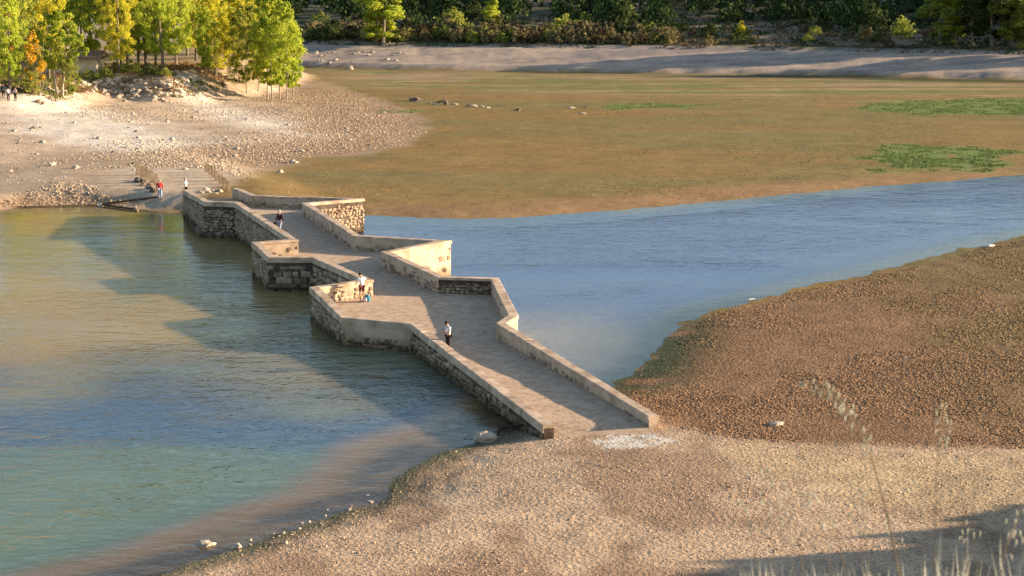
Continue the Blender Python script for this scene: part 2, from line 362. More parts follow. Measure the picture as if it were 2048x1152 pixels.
    # salty gravel patch and the slope under the camera
    c = lerp(c, (0.62, 0.60, 0.52), sstep(-.25, .4, sdpoly(X, Y, Z_SALT) + (n2 - .5) * 1.2) * .8 * sstep(.2, .5, vnoise(X * 3.3, Y * 3, 5)))
    t = (Y < 56) * 1.0; c = lerp(c, (0.20, 0.17, 0.09), t)
    # faint tyre and foot tracks worn into the flat
    return np.clip(c * (0.86 + .28 * n2[:, None]), 0, 1), np.clip(gr, 0, 1.2)

ys = np.concatenate([np.linspace(-60, 0, 10)[:-1], np.linspace(0, 8, 14)[:-1], np.linspace(8, 58, 44)[:-1], np.geomspace(58, 335, 430)[:-1], np.geomspace(335, 480, 90)[:-1], np.geomspace(480, 5000, 60)])
ts = np.linspace(-1, 1, 600); ts = 0.55 * ts + 0.45 * ts ** 3
YY, TT = np.meshgrid(ys, ts, indexing='ij'); XX = TT * (0.62 * np.abs(YY) + 40)
hh = Hg(XX.ravel(), YY.ravel())
nr, nc = YY.shape; idx = np.arange(nr * nc).reshape(nr, nc)
FC = np.stack([idx[:-1, :-1], idx[:-1, 1:], idx[1:, 1:], idx[1:, :-1]], -1).reshape(-1, 4)
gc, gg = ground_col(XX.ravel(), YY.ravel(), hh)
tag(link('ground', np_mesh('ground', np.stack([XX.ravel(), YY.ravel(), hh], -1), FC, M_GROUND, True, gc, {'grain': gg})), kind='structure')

# ------------------------------------------------------------------ water
def water_mat():
    m = bpy.data.materials.new('water'); m.use_nodes = True; nt = m.node_tree.nodes; lk = m.node_tree.links
    nt.remove(nt['Principled BSDF']); out = nt['Material Output']
    at = N(nt, 'ShaderNodeAttribute', attribute_name='Col'); op = N(nt, 'ShaderNodeAttribute', attribute_name='murk'); cm = N(nt, 'ShaderNodeAttribute', attribute_name='chop')
    g = N(nt, 'ShaderNodeNewGeometry')
    def wav(sx, sy, rot, det=2):
        mp = N(nt, 'ShaderNodeMapping'); mp.inputs['Scale'].default_value = (sx, sy, 1); mp.inputs['Rotation'].default_value = (0, 0, rot)
        lk.new(g.outputs['Position'], mp.inputs['Vector']); n = N(nt, 'ShaderNodeTexNoise'); n.inputs['Scale'].default_value = 1; n.inputs['Detail'].default_value = det; n.inputs['Roughness'].default_value = 0.55
        n.inputs['Distortion'].default_value = 0.4
        lk.new(mp.outputs[0], n.inputs['Vector']); return n.outputs[0]
    a = wav(0.55, 0.85, 0.35, 3); b_ = wav(2.1, 2.7, -0.3, 2); gust = wav(0.035, 0.07, 0.3, 3)
    mu = N(nt, 'ShaderNodeMath', operation='MULTIPLY_ADD'); mu.inputs[1].default_value = 0.35; lk.new(b_, mu.inputs[0]); lk.new(a, mu.inputs[2])
    gm = N(nt, 'ShaderNodeMapRange'); gm.inputs[1].default_value = 0.35; gm.inputs[2].default_value = 0.65; gm.inputs[3].default_value = 0.35; gm.inputs[4].default_value = 1.3; lk.new(gust, gm.inputs[0])
    st = N(nt, 'ShaderNodeMath', operation='MULTIPLY'); lk.new(gm.outputs[0], st.inputs[0]); lk.new(cm.outputs['Fac'], st.inputs[1])
    hm = N(nt, 'ShaderNodeMath', operation='MULTIPLY'); lk.new(mu.outputs[0], hm.inputs[0]); lk.new(st.outputs[0], hm.inputs[1])
    bp = N(nt, 'ShaderNodeBump'); bp.inputs['Distance'].default_value = 0.21; bp.inputs['Strength'].default_value = 1.0; lk.new(hm.outputs[0], bp.inputs['Height'])
    df = N(nt, 'ShaderNodeBsdfPrincipled'); df.subsurface_method = 'BURLEY'; df.inputs['Subsurface Weight'].default_value = 1; df.inputs['Subsurface Radius'].default_value = (1.0, 1.3, 1.5); df.inputs['Subsurface Scale'].default_value = 1.5; df.inputs['Specular IOR Level'].default_value = 0; df.inputs['Roughness'].default_value = 1
    lk.new(at.outputs['Color'], df.inputs['Base Color'])
    tr = N(nt, 'ShaderNodeBsdfTransparent'); tr.inputs[0].default_value = (0.86, 0.9, 0.84, 1)
    body = N(nt, 'ShaderNodeMixShader'); lk.new(op.outputs['Fac'], body.inputs[0]); lk.new(tr.outputs[0], body.inputs[1]); lk.new(df.outputs[0], body.inputs[2])
    gl = N(nt, 'ShaderNodeBsdfGlossy'); gl.inputs['Roughness'].default_value = 0.09; lk.new(bp.outputs[0], gl.inputs['Normal'])
    fr = N(nt, 'ShaderNodeFresnel'); fr.inputs['IOR'].default_value = 1.33; lk.new(bp.outputs[0], fr.inputs['Normal'])
    mx = N(nt, 'ShaderNodeMixShader'); lk.new(fr.outputs[0], mx.inputs[0]); lk.new(body.outputs[0], mx.inputs[1]); lk.new(gl.outputs[0], mx.inputs[2])
    lk.new(mx.outputs[0], out.inputs[0]); return m
wy = np.geomspace(45, 420, 420); wt = np.linspace(-1, 1, 420); wt = .5 * wt + .5 * wt ** 3
WY, WT = np.meshgrid(wy, wt, indexing='ij'); WX = (WT * (0.7 * WY + 60)).ravel(); WY = WY.ravel()
wh = Hg(WX, WY, False); dep = np.maximum(-wh, 0)
murk = np.clip(0.45 + 0.55 * sstep(0.02, 0.30, dep), 0, 1)
wsd = sdpoly(WX, WY, WATER)
axis_x = np.interp(WY, [82, 100, 125, 155, 400], [3, -3, -10, -25, -90])
leftside = WX < axis_x
wc = np.tile(np.array([0.125, 0.185, 0.135]), (len(WX), 1)); wc = lerp(wc, (0.06, 0.105, 0.165), sstep(72, 84, WY + (fbm(WX / 14, WY / 3, 3) - .5) * 16) * (.5 + .5 * sstep(.35, .6, fbm(WX / 9, WY / 12, 38))))
far = sstep(86, 118, WY + (fbm(WX / 18, WY / 18, 7) - .5) * 40)
wc = lerp(wc, (0.35, 0.25, 0.095), far)
plume = sstep(.50, .58, fbm(WX / 16 + 3, WY / 26, 17)) * sstep(85, 105, WY); wc = lerp(wc, (0.24, 0.24, 0.13), plume * .6)
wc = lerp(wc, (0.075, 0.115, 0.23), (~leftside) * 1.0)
edge = np.interp(WY, [60, 78, 84, 89, 100], [3.7, 3.8, 4.9, 6.2, 3.0]) + (fbm(WX / 5, WY / 5, 71) - .5) * 1.2
sh_ = (1 - sstep(-1.1, .9, wsd - edge)) * (WY < 130)
silt = lerp(np.tile([.29, .195, .080], (len(WX), 1)), (.115, .088, .045), sstep(.40, .56, fbm(WX / 3.0 + WY / 9, WY / 1.2 - WX / 4, 29)) * (1 - sstep(-2.6, -1.2, wsd - edge)) * .9)
silt = lerp(silt, (.30, .20, .13), sstep(-1.3, -.7, wsd - edge) * .6)
wc = np.where(leftside[:, None], wc * (1 - sh_[:, None]) + silt * sh_[:, None], wc)
g2 = np.exp(-(((WX - 3.5) / 5.5) ** 2 + ((WY - 101) / 10) ** 2)) * 1.4; g2 = np.clip(np.maximum(g2, (1 - sstep(.5, 3.5, wsd)) * (WX > 8)), 0, 1) * (~leftside) * (WY < 175)
wc = lerp(wc, (.27, .245, .18), g2 * (.6 + .4 * fbm(WX / 2, WY / 2, 33))); wc = lerp(wc, (.07, .085, .045), (1 - sstep(.6, 2.6, wsd)) * (~leftside) * (WY < 118) * .9)
chop = np.where(leftside, 1.0 - .65 * sstep(98, 130, WY), 0.30) * (0.35 + .65 * sstep(0, .6, dep))
wid = np.arange(420 * 420).reshape(420, 420)
WF = np.stack([wid[:-1, :-1], wid[:-1, 1:], wid[1:, 1:], wid[1:, :-1]], -1).reshape(-1, 4)
keep = (wh[WF] < 0.08).any(1); WF = WF[keep]
used, inv = np.unique(WF.ravel(), return_inverse=True); WF = inv.reshape(-1, 4)
tag(link('water', np_mesh('water', np.stack([WX[used], WY[used], np.zeros(len(used))], -1), WF, water_mat(), True, wc[used], {'murk': murk[used], 'chop': chop[used]})), kind='structure')

# ------------------------------------------------------------------ stone bridge
M_CORE = noise_mat('mortar_core', (0.05, 0.038, 0.028), (0.13, 0.10, 0.075), 2.2, 0.95, 0.6, 9, stain=((0.35, 0.33, 0.26), 0.1, 0.6))
M_STONE = noise_mat('wall_stone', (0.22, 0.16, 0.105), (0.46, 0.345, 0.235), 1.8, 0.92, 0.5, 14, island=0.28, stain=((0.33, 0.31, 0.24), 0.15, 0.75))
M_RENDER = noise_mat('lime_render', (0.38, 0.275, 0.185), (0.60, 0.465, 0.34), 1.3, 0.9, 0.45, 12, c3=(0.54, 0.41, 0.29), stain=((0.5, 0.45, 0.36), 0.1, 0.8))
M_COPE = noise_mat('coping_stone', (0.32, 0.23, 0.155), (0.64, 0.49, 0.36), 1.3, 0.9, 0.4, 16)
M_DECK = noise_mat('deck_gravel', (0.40, 0.285, 0.185), (0.58, 0.425, 0.29), 2.4, 0.95, 0.4, 40, c3=(0.49, 0.355, 0.24), bdist=0.015, detail=12)
TY = [378, 400, 440, 480, 513, 574, 635, 645, 740, 850]
TZ = [2.1, 2.75, 2.6, 2.4, 2.2, 2.0, 1.62, 1.55, 1.3, 0.92]
PARH = [0.85, 0.95, 1.0, 1.0, 1.0, 1.0, 0.90, 0.85, 0.66, 0.42]
def top(px, py): return P(px, py, float(np.interp(py, TY, TZ)))
_py = [P(0, y, z)[1] for y, z in zip(TY, TZ)]
def zdeck(Y): return np.interp(-np.asarray(Y, float), [-v for v in _py], [a - b for a, b in zip(TZ, PARH)])
def ztop(Y): return np.interp(-np.asarray(Y, float), [-v for v in _py], TZ)
LP = [top(*q) for q in [(371, 379), (413, 402), (474, 404), (588, 479), (512, 484), (543, 513), (629, 513), (736, 559), (629, 574), (690, 633), (828, 646), (1098, 850)]]
RP = [top(*q) for q in [(470, 376), (510, 391), (716, 397), (611, 406), (715, 471), (889, 481), (771, 503), (882, 553), (989, 556), (1027, 630), (1002, 646), (1308, 832)]]
bridge = empty('stone_bridge', (LP[6][0], LP[6][1], 0), 'old zigzag stone bridge with pointed refuges crossing the narrow water', 'bridge')
def bpart(name, me, mat=None, parent=None):
    o = link(name, me, parent or bridge)
    o.matrix_parent_inverse = Matrix.Identity(4)
    if parent is None: o.location = -Vector(bridge.location)
    return o
THK = 0.46
def miter(poly, off):
    out = []; n = len(poly)
    for i in range(n):
        p = np.array(poly[i][:2])
        if i > 0: d0 = p - np.array(poly[i - 1][:2]); d0 /= np.linalg.norm(d0)
        if i < n - 1: d1 = np.array(poly[i + 1][:2]) - p; d1 /= np.linalg.norm(d1)
        if i == 0: d0 = d1
        if i == n - 1: d1 = d0
        n0 = np.array([-d0[1], d0[0]]); n1 = np.array([-d1[1], d1[0]])
        m = n0 + n1; l = np.linalg.norm(m)
        m = m / l if l > 1e-6 else n0
        k = off / max(0.42, float(m @ n0)); out.append(p + m * k)
    return out
stones = []                                                     # (wall index, centre, size, rz, dark)
def wall_line(poly, inner_sign, specs):
    """poly far->near; inner_sign +1 when the deck lies to the left of the walking direction"""
    A = miter(poly, THK / 2); B = miter(poly, -THK / 2)          # A left side, B right side
    CA = miter(poly, THK / 2 + 0.05); CB = miter(poly, -THK / 2 - 0.05)
    walls = []
    for i in range(len(poly) - 1):
        a0, a1, b0, b1 = A[i], A[i + 1], B[i], B[i + 1]; z0, z1 = poly[i][2] - 0.14, poly[i + 1][2] - 0.14
        L = float(np.linalg.norm(np.array(poly[i + 1][:2]) - np.array(poly[i][:2]))); ns = max(1, int(L / 1.2)); mb = MB()
        vs = []
        for k in range(ns + 1):
            t = k / ns; pa = a0 + (a1 - a0) * t; pb = b0 + (b1 - b0) * t; zz = z0 + (z1 - z0) * t + (random.uniform(-.012, .012) if 0 < k < ns else 0)
            vs += [(*pa, -2.4), (*pa, zz), (*pb, zz), (*pb, -2.4)]
        fs = []
        for k in range(ns):
            o = 4 * k
            for j in range(3): fs.append((o + j, o + j + 1, o + 5 + j, o + 4 + j))
        if i == 0: fs.append((3, 2, 1, 0))
        if i == len(poly) - 2: o = 4 * ns; fs.append((o, o + 1, o + 2, o + 3))
        mb.add(vs, fs)
        sp_ = specs[i]
        me = mb.mesh('wall', M_RENDER if sp_.get('render') else M_CORE); w = bpart('wall', me); walls.append(w)
        # coping slabs, slightly proud and rounded, a joint every few metres
        nsl = max(1, int(round(L / 2.2)))
        for k in range(nsl):
            t0 = k / nsl; t1 = (k + 1) / nsl; g_ = 0.010 / L
            if k > 0: t0 += g_
            if k < nsl - 1: t1 -= g_
            q = MB(); rr = random.uniform(-.012, .012); sec = []
            m_ = 4
            for j in range(m_ + 1):
                t = t0 + (t1 - t0) * j / m_
                pa = CA[i] + (CA[i + 1] - CA[i]) * t; pb = CB[i] + (CB[i + 1] - CB[i]) * t; c = (pa + pb) / 2; zz = poly[i][2] + (poly[i + 1][2] - poly[i][2]) * t + rr + random.uniform(-.01, .01)
                e1 = c + (pa - c) * (0.86 + random.uniform(-.05, .03)); e2 = c + (pb - c) * (0.86 + random.uniform(-.05, .03)); la, lb = (.15, .36) if inner_sign > 0 else (.22, .15)
                sec.append([(*pa, zz - la), (*pa, zz - .045), (*e1, zz), (*e2, zz), (*pb, zz - .045), (*pb, zz - lb)])
            vs = [v for s_ in sec for v in s_]; fs = []
            for j in range(m_):
                for e in range(6): fs.append((6 * j + e, 6 * j + (e + 1) % 6, 6 * (j + 1) + (e + 1) % 6, 6 * (j + 1) + e))
            fs += [(5, 4, 3, 2, 1, 0), tuple(6 * m_ + e for e in range(6))]
            q.add(vs, fs); bpart('coping', q.mesh('coping', M_COPE), parent=w)
        # stones laid into the faces
        for side in ('out', 'in'):
            s = sp_.get(side)
            if not s: continue
            left = (side == 'in') == (inner_sign > 0)
            p0, p1 = (A[i], A[i + 1]) if left else (B[i], B[i + 1])
            d = p1 - p0; Lf = float(np.linalg.norm(d)); d = d / Lf; nrm = np.array([-d[1], d[0]]) * (1 if left else -1)
            rz = math.atan2(d[1], d[0])
            wl_, hl = s['size']; zlo_f, band, cov, proud = s.get('lo', -0.25), s.get('band', 0.35), s.get('cov', 1.0), s.get('proud', 0.04)
            z = None
            x = 0.0
            zc = -0.25 if zlo_f != 'deck' else None
            base0 = float(zdeck(p0[1])) - 0.1 if zlo_f == 'deck' else zlo_f
            base1 = float(zdeck(p1[1])) - 0.1 if zlo_f == 'deck' else zlo_f
            hmax = max(z0 - base0, z1 - base1); v = 0.0
            while v < hmax:
                hr_ = hl * random.uniform(.7, 1.35); x = -random.uniform(0, wl_)
                while x < Lf:
                    ww = wl_ * random.uniform(.45, 1.6); xc = x + ww / 2; t = xc / Lf
                    if 0.01 < t < .99:
                        zb = base0 + (base1 - base0) * t; zt = z0 + (z1 - z0) * t - band * (1 if s.get('hardband') else random.uniform(.6, 1.2)); zcn = zb + v + hr_ / 2 + random.uniform(-.3, .3) * hl * (0 if s.get('ash') else 1)
                        if zcn + hr_ * .35 < zt and random.random() < cov * (1.0 if not s.get('fade') else max(0.05, 1 - (zcn - zb) / s['fade'])):
                            c = p0 + d * xc
                            hs = hr_ * random.uniform(.7, 1.08)
                            wd = min(ww * random.uniform(.84, .97), 2 * (Lf - xc), 2 * xc)
                            tilt_ = random.uniform(-.16, .16) if not s.get('ash') else random.uniform(-.03, .03)
                            stones.append((w, (c[0] + nrm[0] * (proud * random.uniform(.2, 1) - 0.06), c[1] + nrm[1] * (proud * random.uniform(.2, 1) - 0.06), zcn), (wd, 0.16, hs), rz + (0 if not left else math.pi), tilt_))
                    x += ww
                v += hr_
    return walls
rub = dict(size=(.29, .20), proud=.07); rubs = dict(size=(.26, .19), proud=.06, band=.28)
ash = dict(ash=1, size=(.72, .34), proud=.03, band=.30); inr = dict(size=(.30, .17), lo='deck', proud=.03, fade=.55, band=.25)
Lspec = [dict(out=rub), dict(out=dict(size=(.30, .22), proud=.07, band=.4)), dict(out=rub), {'render': 1, 'in': dict(size=(.4, .22), lo='deck', proud=.015, cov=.5, band=.3)}, dict(out=rub), dict(out=ash), dict(out=dict(size=(.62, .28), proud=.03, band=.35)),
         {'in': dict(size=(.42, .25), lo='deck', proud=.03, band=.25, cov=.9), 'render': 1}, dict(out=rubs), dict(out=dict(size=(.34, .2), proud=.04, band=1.0)), dict(out=dict(size=(.30, .21), proud=.075, band=.32))]
Lspec[9]['render'] = 1
Rspec = [{'render': 1, 'in': inr}, {'in': dict(size=(.38, .21), lo='deck', proud=.03, band=.4, cov=.8), 'render': 1}, {'out': dict(size=(.36, .22), proud=.06, band=.3)}, {'render': 1, 'in': inr}, {'in': dict(size=(.36, .2), lo='deck', proud=.03, band=.45, cov=.9), 'render': 1},
         {'render': 1, 'out': dict(size=(.5, .3), proud=.012, cov=.22, band=.4)}, {'render': 1, 'in': dict(size=(.30, .17), lo='deck', proud=.04, fade=.9, band=.25)}, {'in': dict(size=(.28, .17), lo='deck', proud=.045, band=.25)}, {'render': 1, 'in': dict(size=(.28, .16), lo='deck', proud=.03, fade=.4, band=.25)},
         {'render': 1, 'out': dict(size=(.5, .3), proud=.012, cov=.2, band=.4)}, {'render': 1, 'in': inr}]
LW = wall_line(LP, +1, Lspec); RW = wall_line(RP, -1, Rspec)
# base stone shapes: pillowed blocks
def stone_base(seed):
    rr = random.Random(seed); V = []
    for y, s in ((-.5, 1.0), (.18, 1.0), (.5, .74)):
        for (x, z) in ((-.5, -.5), (0, -.5), (.5, -.5), (.5, .5), (0, .5), (-.5, .5)):
            j = 0.12
            V.append((x * s + rr.uniform(-j, j), y + (rr.uniform(-.12, .1) if s < 1 else 0), z * s + rr.uniform(-j, j) * 1.3))
    Fq = []
    for k in range(2):
        for e in range(6): Fq.append((6 * k + e, 6 * k + (e + 1) % 6, 6 * k + 6 + (e + 1) % 6, 6 * k + 6 + e))
    Fq += [(12, 13, 16, 17), (13, 14, 15, 16)]
    return np.array(V), np.array(Fq)
SB = [stone_base(i) for i in range(8)]
SM = []
for i, (v, f) in enumerate(SB): SM.append(np_mesh('stone', v * np.array([-1, -1, 1]), f, M_STONE))
def shown(s):
    c = s[1]; d = math.hypot(c[0], c[1]); return s[2][0] * s[2][2] / d ** 2 * (1.0 if c[2] > 0.1 else 0.05)
stones.sort(key=shown, reverse=True)
for i, (w, c, s, rz, tl) in enumerate(stones[:300]):
    o = link('stone', SM[i % 8], w); o.location = c; o.scale = s; o.rotation_euler = (0, tl, rz)
rest = stones[300:]; VV = []; FF = []; b0 = 0
for i, (w, c, s, rz, tl) in enumerate(rest):
    v, f = SB[i % 8]; v = v * np.array([-1, -1, 1]) * np.array(s); v = np.stack([v[:, 0] * math.cos(tl) + v[:, 2] * math.sin(tl), v[:, 1], -v[:, 0] * math.sin(tl) + v[:, 2] * math.cos(tl)], -1); cs, sn = math.cos(rz), math.sin(rz)
    VV.append(np.stack([v[:, 0] * cs - v[:, 1] * sn + c[0], v[:, 0] * sn + v[:, 1] * cs + c[1], v[:, 2] + c[2]], -1)); FF.append(f + b0); b0 += len(v)
o = bpart('rubble_stonework', np_mesh('rubble_stonework', np.concatenate(VV), np.concatenate(FF), M_STONE)); o['kind'] = 'stuff'
# deck
bm = bmesh.new(); LPi = [np.array([*q, 0]) for q in miter(LP, 0.05)]; RPi = [np.array([*q, 0]) for q in miter(RP, -0.05)]
near_ext = [np.array([2.2, 80.6, 0]), np.array([5.5, 81.2, 0])]
ring = LPi + [np.array([1.7, 80.0, 0]), np.array([6.2, 80.6, 0])] + RPi[::-1]
vs = [bm.verts.new((p[0], p[1], 0)) for p in ring]; es = [bm.edges.new((vs[i], vs[(i + 1) % len(vs)])) for i in range(len(vs))]
bmesh.ops.triangle_fill(bm, use_beauty=True, edges=es)
for yy in np.arange(78, 165, 0.9):
    bmesh.ops.bisect_plane(bm, geom=bm.verts[:] + bm.edges[:] + bm.faces[:], plane_co=(0, yy, 0), plane_no=(0, 1, 0))
for xx in np.arange(-30, 10, 0.9):
    bmesh.ops.bisect_plane(bm, geom=bm.verts[:] + bm.edges[:] + bm.faces[:], plane_co=(xx, 0, 0), plane_no=(1, 0, 0))
for v in bm.verts:
    v.co.z = float(zdeck(v.co.y)) + 0.03 * float(vnoise(np.array([v.co.x * .35]), np.array([v.co.y * .35]), 2)[0] - .5)
    if v.co.y < 82.4: t_ = min(1, (82.4 - v.co.y) / 1.6); v.co.z = v.co.z * (1 - t_) + (gz(v.co.x, v.co.y) - .06 * t_) * t_
for f in bm.faces: f.smooth = True
bmesh.ops.recalc_face_normals(bm, faces=bm.faces)
me = bpy.data.meshes.new('deck'); bm.to_mesh(me); bm.free(); me.materials.append(M_DECK); bpart('deck', me)
# footing course of the far pier, flaring out at the water
for a, b in ((0, 1), (1, 2)):
    p0, p1 = LP[a], LP[b]; d = np.array(p1[:2]) - np.array(p0[:2]); L = np.linalg.norm(d); d /= L; nn = np.array([d[1], -d[0]])
    x = 0.2 if b == 2 else L * .55
    while x < L:
        w_ = random.uniform(.5, .8); c = np.array(p0[:2]) + d * (x + w_ / 2) + nn * (.42 + random.uniform(-.06, .05))
        o = link('footing_stone', SM[random.randrange(8)], bridge); o.location = Vector((c[0], c[1], random.uniform(.02, .1))) - Vector(bridge.location); o.scale = (w_ * 1.05, .6, random.uniform(.5, .75)); o.rotation_euler = (0, 0, math.atan2(d[1], d[0]) ); x += w_

# ------------------------------------------------------------------ loose stones and clods (real relief)
OCT_V = np.array([(1, 0, 0), (0, 1, 0), (-1, 0, 0), (0, -1, 0), (0, 0, 1), (0, 0, -1)], float)
OCT_F = np.array([(0, 1, 4), (1, 2, 4), (2, 3, 4), (3, 0, 4), (1, 0, 5), (2, 1, 5), (3, 2, 5), (0, 3, 5)])
def clods(name, X, Y, size, flat, label_col, tint=None, jit=.35, sink=.25):
    n = len(X); Z = Hg(X, Y)
    V = np.tile(OCT_V, (n, 1, 1)) + RS.uniform(-jit, jit, (n, 6, 3)); V[:, :, 0] *= (size * RS.uniform(.7, 1.4, n))[:, None]; V[:, :, 1] *= (size * RS.uniform(.7, 1.4, n))[:, None]; V[:, :, 2] *= (size * flat * RS.uniform(.6, 1.3, n))[:, None]
    a = RS.uniform(0, 6.28, n); c, s = np.cos(a)[:, None], np.sin(a)[:, None]; x = V[:, :, 0] * c - V[:, :, 1] * s; y = V[:, :, 0] * s + V[:, :, 1] * c
    V = np.stack([x + X[:, None], y + Y[:, None], V[:, :, 2] + (Z + size * flat * sink)[:, None]], -1).reshape(-1, 3)
    Fq = (OCT_F[None] + (np.arange(n) * 6)[:, None, None]).reshape(-1, 3)
    col = np.repeat(label_col, 6, 0)
    return tag(link(name, np_mesh(name, V, Fq, M_CLOD, False, col)), kind='stuff')
def scatter(n, y0, y1, k=1.0, tmin=-.32, tmax=.32):
    Y = y0 * (y1 / y0) ** RS.uniform(0, 1, n); X = Y * RS.uniform(tmin, tmax, n); return X, Y
def land(X, Y): return sdpoly(X, Y, WATER) < -0.15
def off_bridge(X, Y): return sdpoly(X, Y, [tuple(p[:2]) for p in LP] + [tuple(p[:2]) for p in RP[::-1]]) < -.3
# dark clods of the near flat
X, Y = scatter(190000, 78, 150, tmin=0.0, tmax=.33); nf = sdpoly(X, Y, Z_NEARFLAT) + (fbm(X / 3, Y / 3, 5) - .5) * 3
k = (nf > 0) & land(X, Y) & off_bridge(X, Y) & (RS.uniform(size=len(X)) < .45 + .55 * fbm(X / 3, Y / 4, 8)); X, Y = X[k], Y[k]; X, Y = X[:78000], Y[:78000]
cc, _ = ground_col(X, Y, Hg(X, Y)); sz = RS.uniform(.018, .056, len(X)) * np.interp(Y, [78, 140], [1, 1.25]) * (0.8 + .5 * (fbm(X / 5, Y / 8, 44) > .52))
clods('soil_clods', X, Y, sz, .5, cc * RS.uniform(.6, 1.5, len(X))[:, None])
# foreground pebbles
X, Y = scatter(170000, 60, 95, tmin=-.33, tmax=.33); k = land(X, Y) & (sdpoly(X, Y, Z_NEARFLAT) < .5) & off_bridge(X, Y) & (RS.uniform(size=len(X)) < .15 + 1.1 * sstep(.35, .65, fbm(X / 3.5, Y / 3.5, 18))) & (X > -40); X, Y = X[k][:80000], Y[k][:80000]
cc, _ = ground_col(X, Y, Hg(X, Y)); cc = lerp(cc, (.56, .42, .29), np.full(len(X), .5))
clods('gravel', X, Y, RS.uniform(.010, .030, len(X)) * (1 + 1.2 * (RS.uniform(size=len(X)) > .97)), .7, cc * RS.uniform(.55, 1.35, len(X))[:, None])
n = 70000; Y = RS.uniform(80.5, 160, n); X = RS.uniform(-30, 7, n); dp = [tuple(q) for q in miter(LP, .3)] + [tuple(q) for q in miter(RP, -.3)[::-1]]
k = (sdpoly(X, Y, dp) > .2) & (RS.uniform(size=n) < .15 + .85 * sstep(.4, .65, fbm(X / 1.5, Y / 1.5, 8)) * np.interp(Y, [82, 100], [1, .45])); X, Y = X[k], Y[k]; cl_ = np.tile([.50, .37, .26], (len(X), 1)) * RS.uniform(.5, 1.3, len(X))[:, None]
_H = Hg; Hg = lambda X, Y, fine=True: zdeck(Y)
clods('deck_grit', X, Y, RS.uniform(.012, .036, len(X)), .7, cl_, sink=.3); Hg = _H
# pebbles on the deck's near ramp and the peninsula
X, Y = scatter(90000, 150, 300, tmin=-.33, tmax=-.03); p = sdpoly(X, Y, PEN); dens = .05 + 1.0 * np.exp(-((p - 9) / 8) ** 2) * (Y > 190) + .8 * (fbm(X / 10, Y / 14, 23) > .56)
k = (p > -1 + 3 * RS.uniform(size=len(X)) ** 2) & land(X, Y) & (RS.uniform(size=len(X)) < dens) & (dseg(X, Y, CW_A, CW_B) > 5) & (dseg(X, Y, (CW_A[0] - 6, CW_A[1] + 8), (CW_B[0] - 5, CW_B[1])) > 5); X, Y = X[k][:24000], Y[k][:24000]
cc, _ = ground_col(X, Y, Hg(X, Y)); cc = lerp(cc, (.46, .36, .26), np.full(len(X), .5))
clods('shore_pebbles', X, Y, RS.uniform(.04, .14, len(X)), .65, cc * RS.uniform(.6, 1.35, len(X))[:, None])
X, Y = scatter(60000, 165, 320, tmin=-.16, tmax=.32); k = land(X, Y) & (sdpoly(X, Y, PEN) < -2) & (Y < bank_y(X) - 2) & (RS.uniform(size=len(X)) < .1 + .9 * sstep(.45, .7, fbm(X / 12, Y / 14, 61))); X, Y = X[k][:22000], Y[k][:22000]
cc, _ = ground_col(X, Y, Hg(X, Y)); clods('mud_crumbs', X, Y, RS.uniform(.03, .09, len(X)), .55, cc * RS.uniform(.5, 1.5, len(X))[:, None])
# low green plants growing in patches on the mud flat, and litter on the far bank
def tufts(name, X, Y, hgt, cols, per=5, w=.12, h0=None):
    n = len(X); Z = Hg(X, Y) if h0 is None else h0; V = []; C = []
    Xr = np.repeat(X, per) + RS.normal(0, .12, n * per); Yr = np.repeat(Y, per) + RS.normal(0, .12, n * per); Zr = np.repeat(Z, per); m = n * per
    a = RS.uniform(0, 6.28, m); hh_ = np.repeat(hgt, per) * RS.uniform(.5, 1.2, m); dx, dy = np.cos(a) * w, np.sin(a) * w; lx, ly = RS.normal(0, .4, m) * hh_, RS.normal(0, .4, m) * hh_
    V = np.stack([np.stack([Xr - dx, Yr - dy, Zr - .03], -1), np.stack([Xr + dx, Yr + dy, Zr - .03], -1), np.stack([Xr + lx, Yr + ly, Zr + hh_], -1)], 1).reshape(-1, 3)
    Fq = np.arange(3 * m).reshape(-1, 3); col = np.repeat(np.repeat(cols, per, 0) * RS.uniform(.6, 1.3, m)[:, None], 3, 0)
    return tag(link(name, np_mesh(name, V, Fq, M_CLOD, False, col)), kind='stuff')
X, Y = scatter(260000, 170, 320, tmin=-.1, tmax=.34); k = np.zeros(len(X), bool); nz = fbm(X / 6, Y / 6, 91)
for i, q in enumerate(Z_GREENS): k |= (sdpoly(X, Y, q) + (nz - .5) * 11 + (fbm(X / 1.5, Y / 1.5, 92, 3) - .5) * 4 > .8)
k &= fbm(X / 2.0, Y / 2.5, 5) > .42; X, Y = X[k][:9000], Y[k][:9000]
tufts('grass', X, Y, RS.uniform(.04, .11, len(X)), np.tile([.17, .22, .07], (len(X), 1)), 4, .08)

# ------------------------------------------------------------------ single rocks and debris
def rock_mesh(name, seed, mat, rough=.35, sub=2):
    rr = random.Random(seed); bm = bmesh.new(); bmesh.ops.create_icosphere(bm, subdivisions=sub, radius=1)
    off = Vector((rr.uniform(0, 50), rr.uniform(0, 50), rr.uniform(0, 50)))
    from mathutils import noise as mn
    for v in bm.verts:
        n = mn.noise(v.co * 1.3 + off) * rough * 1.4 + mn.noise(v.co * 3.2 + off) * rough * .6; c = mn.cell(v.co * 1.1 + off) * rough * .35
        v.co *= 1 + n + c
    me = bpy.data.meshes.new(name); bm.to_mesh(me); bm.free(); me.materials.append(mat); return me
M_ROCK = noise_mat('limestone', (.34, .27, .20), (.58, .49, .38), 3, .92, .7, 8, island=.15)
M_ROCKD = noise_mat('dark_rock', (.10, .08, .055), (.22, .17, .12), 4, .9, .7, 10)
RK = [rock_mesh('rock', i, M_ROCK) for i in range(7)]; RKD = [rock_mesh('rock', 20 + i, M_ROCKD) for i in range(3)]
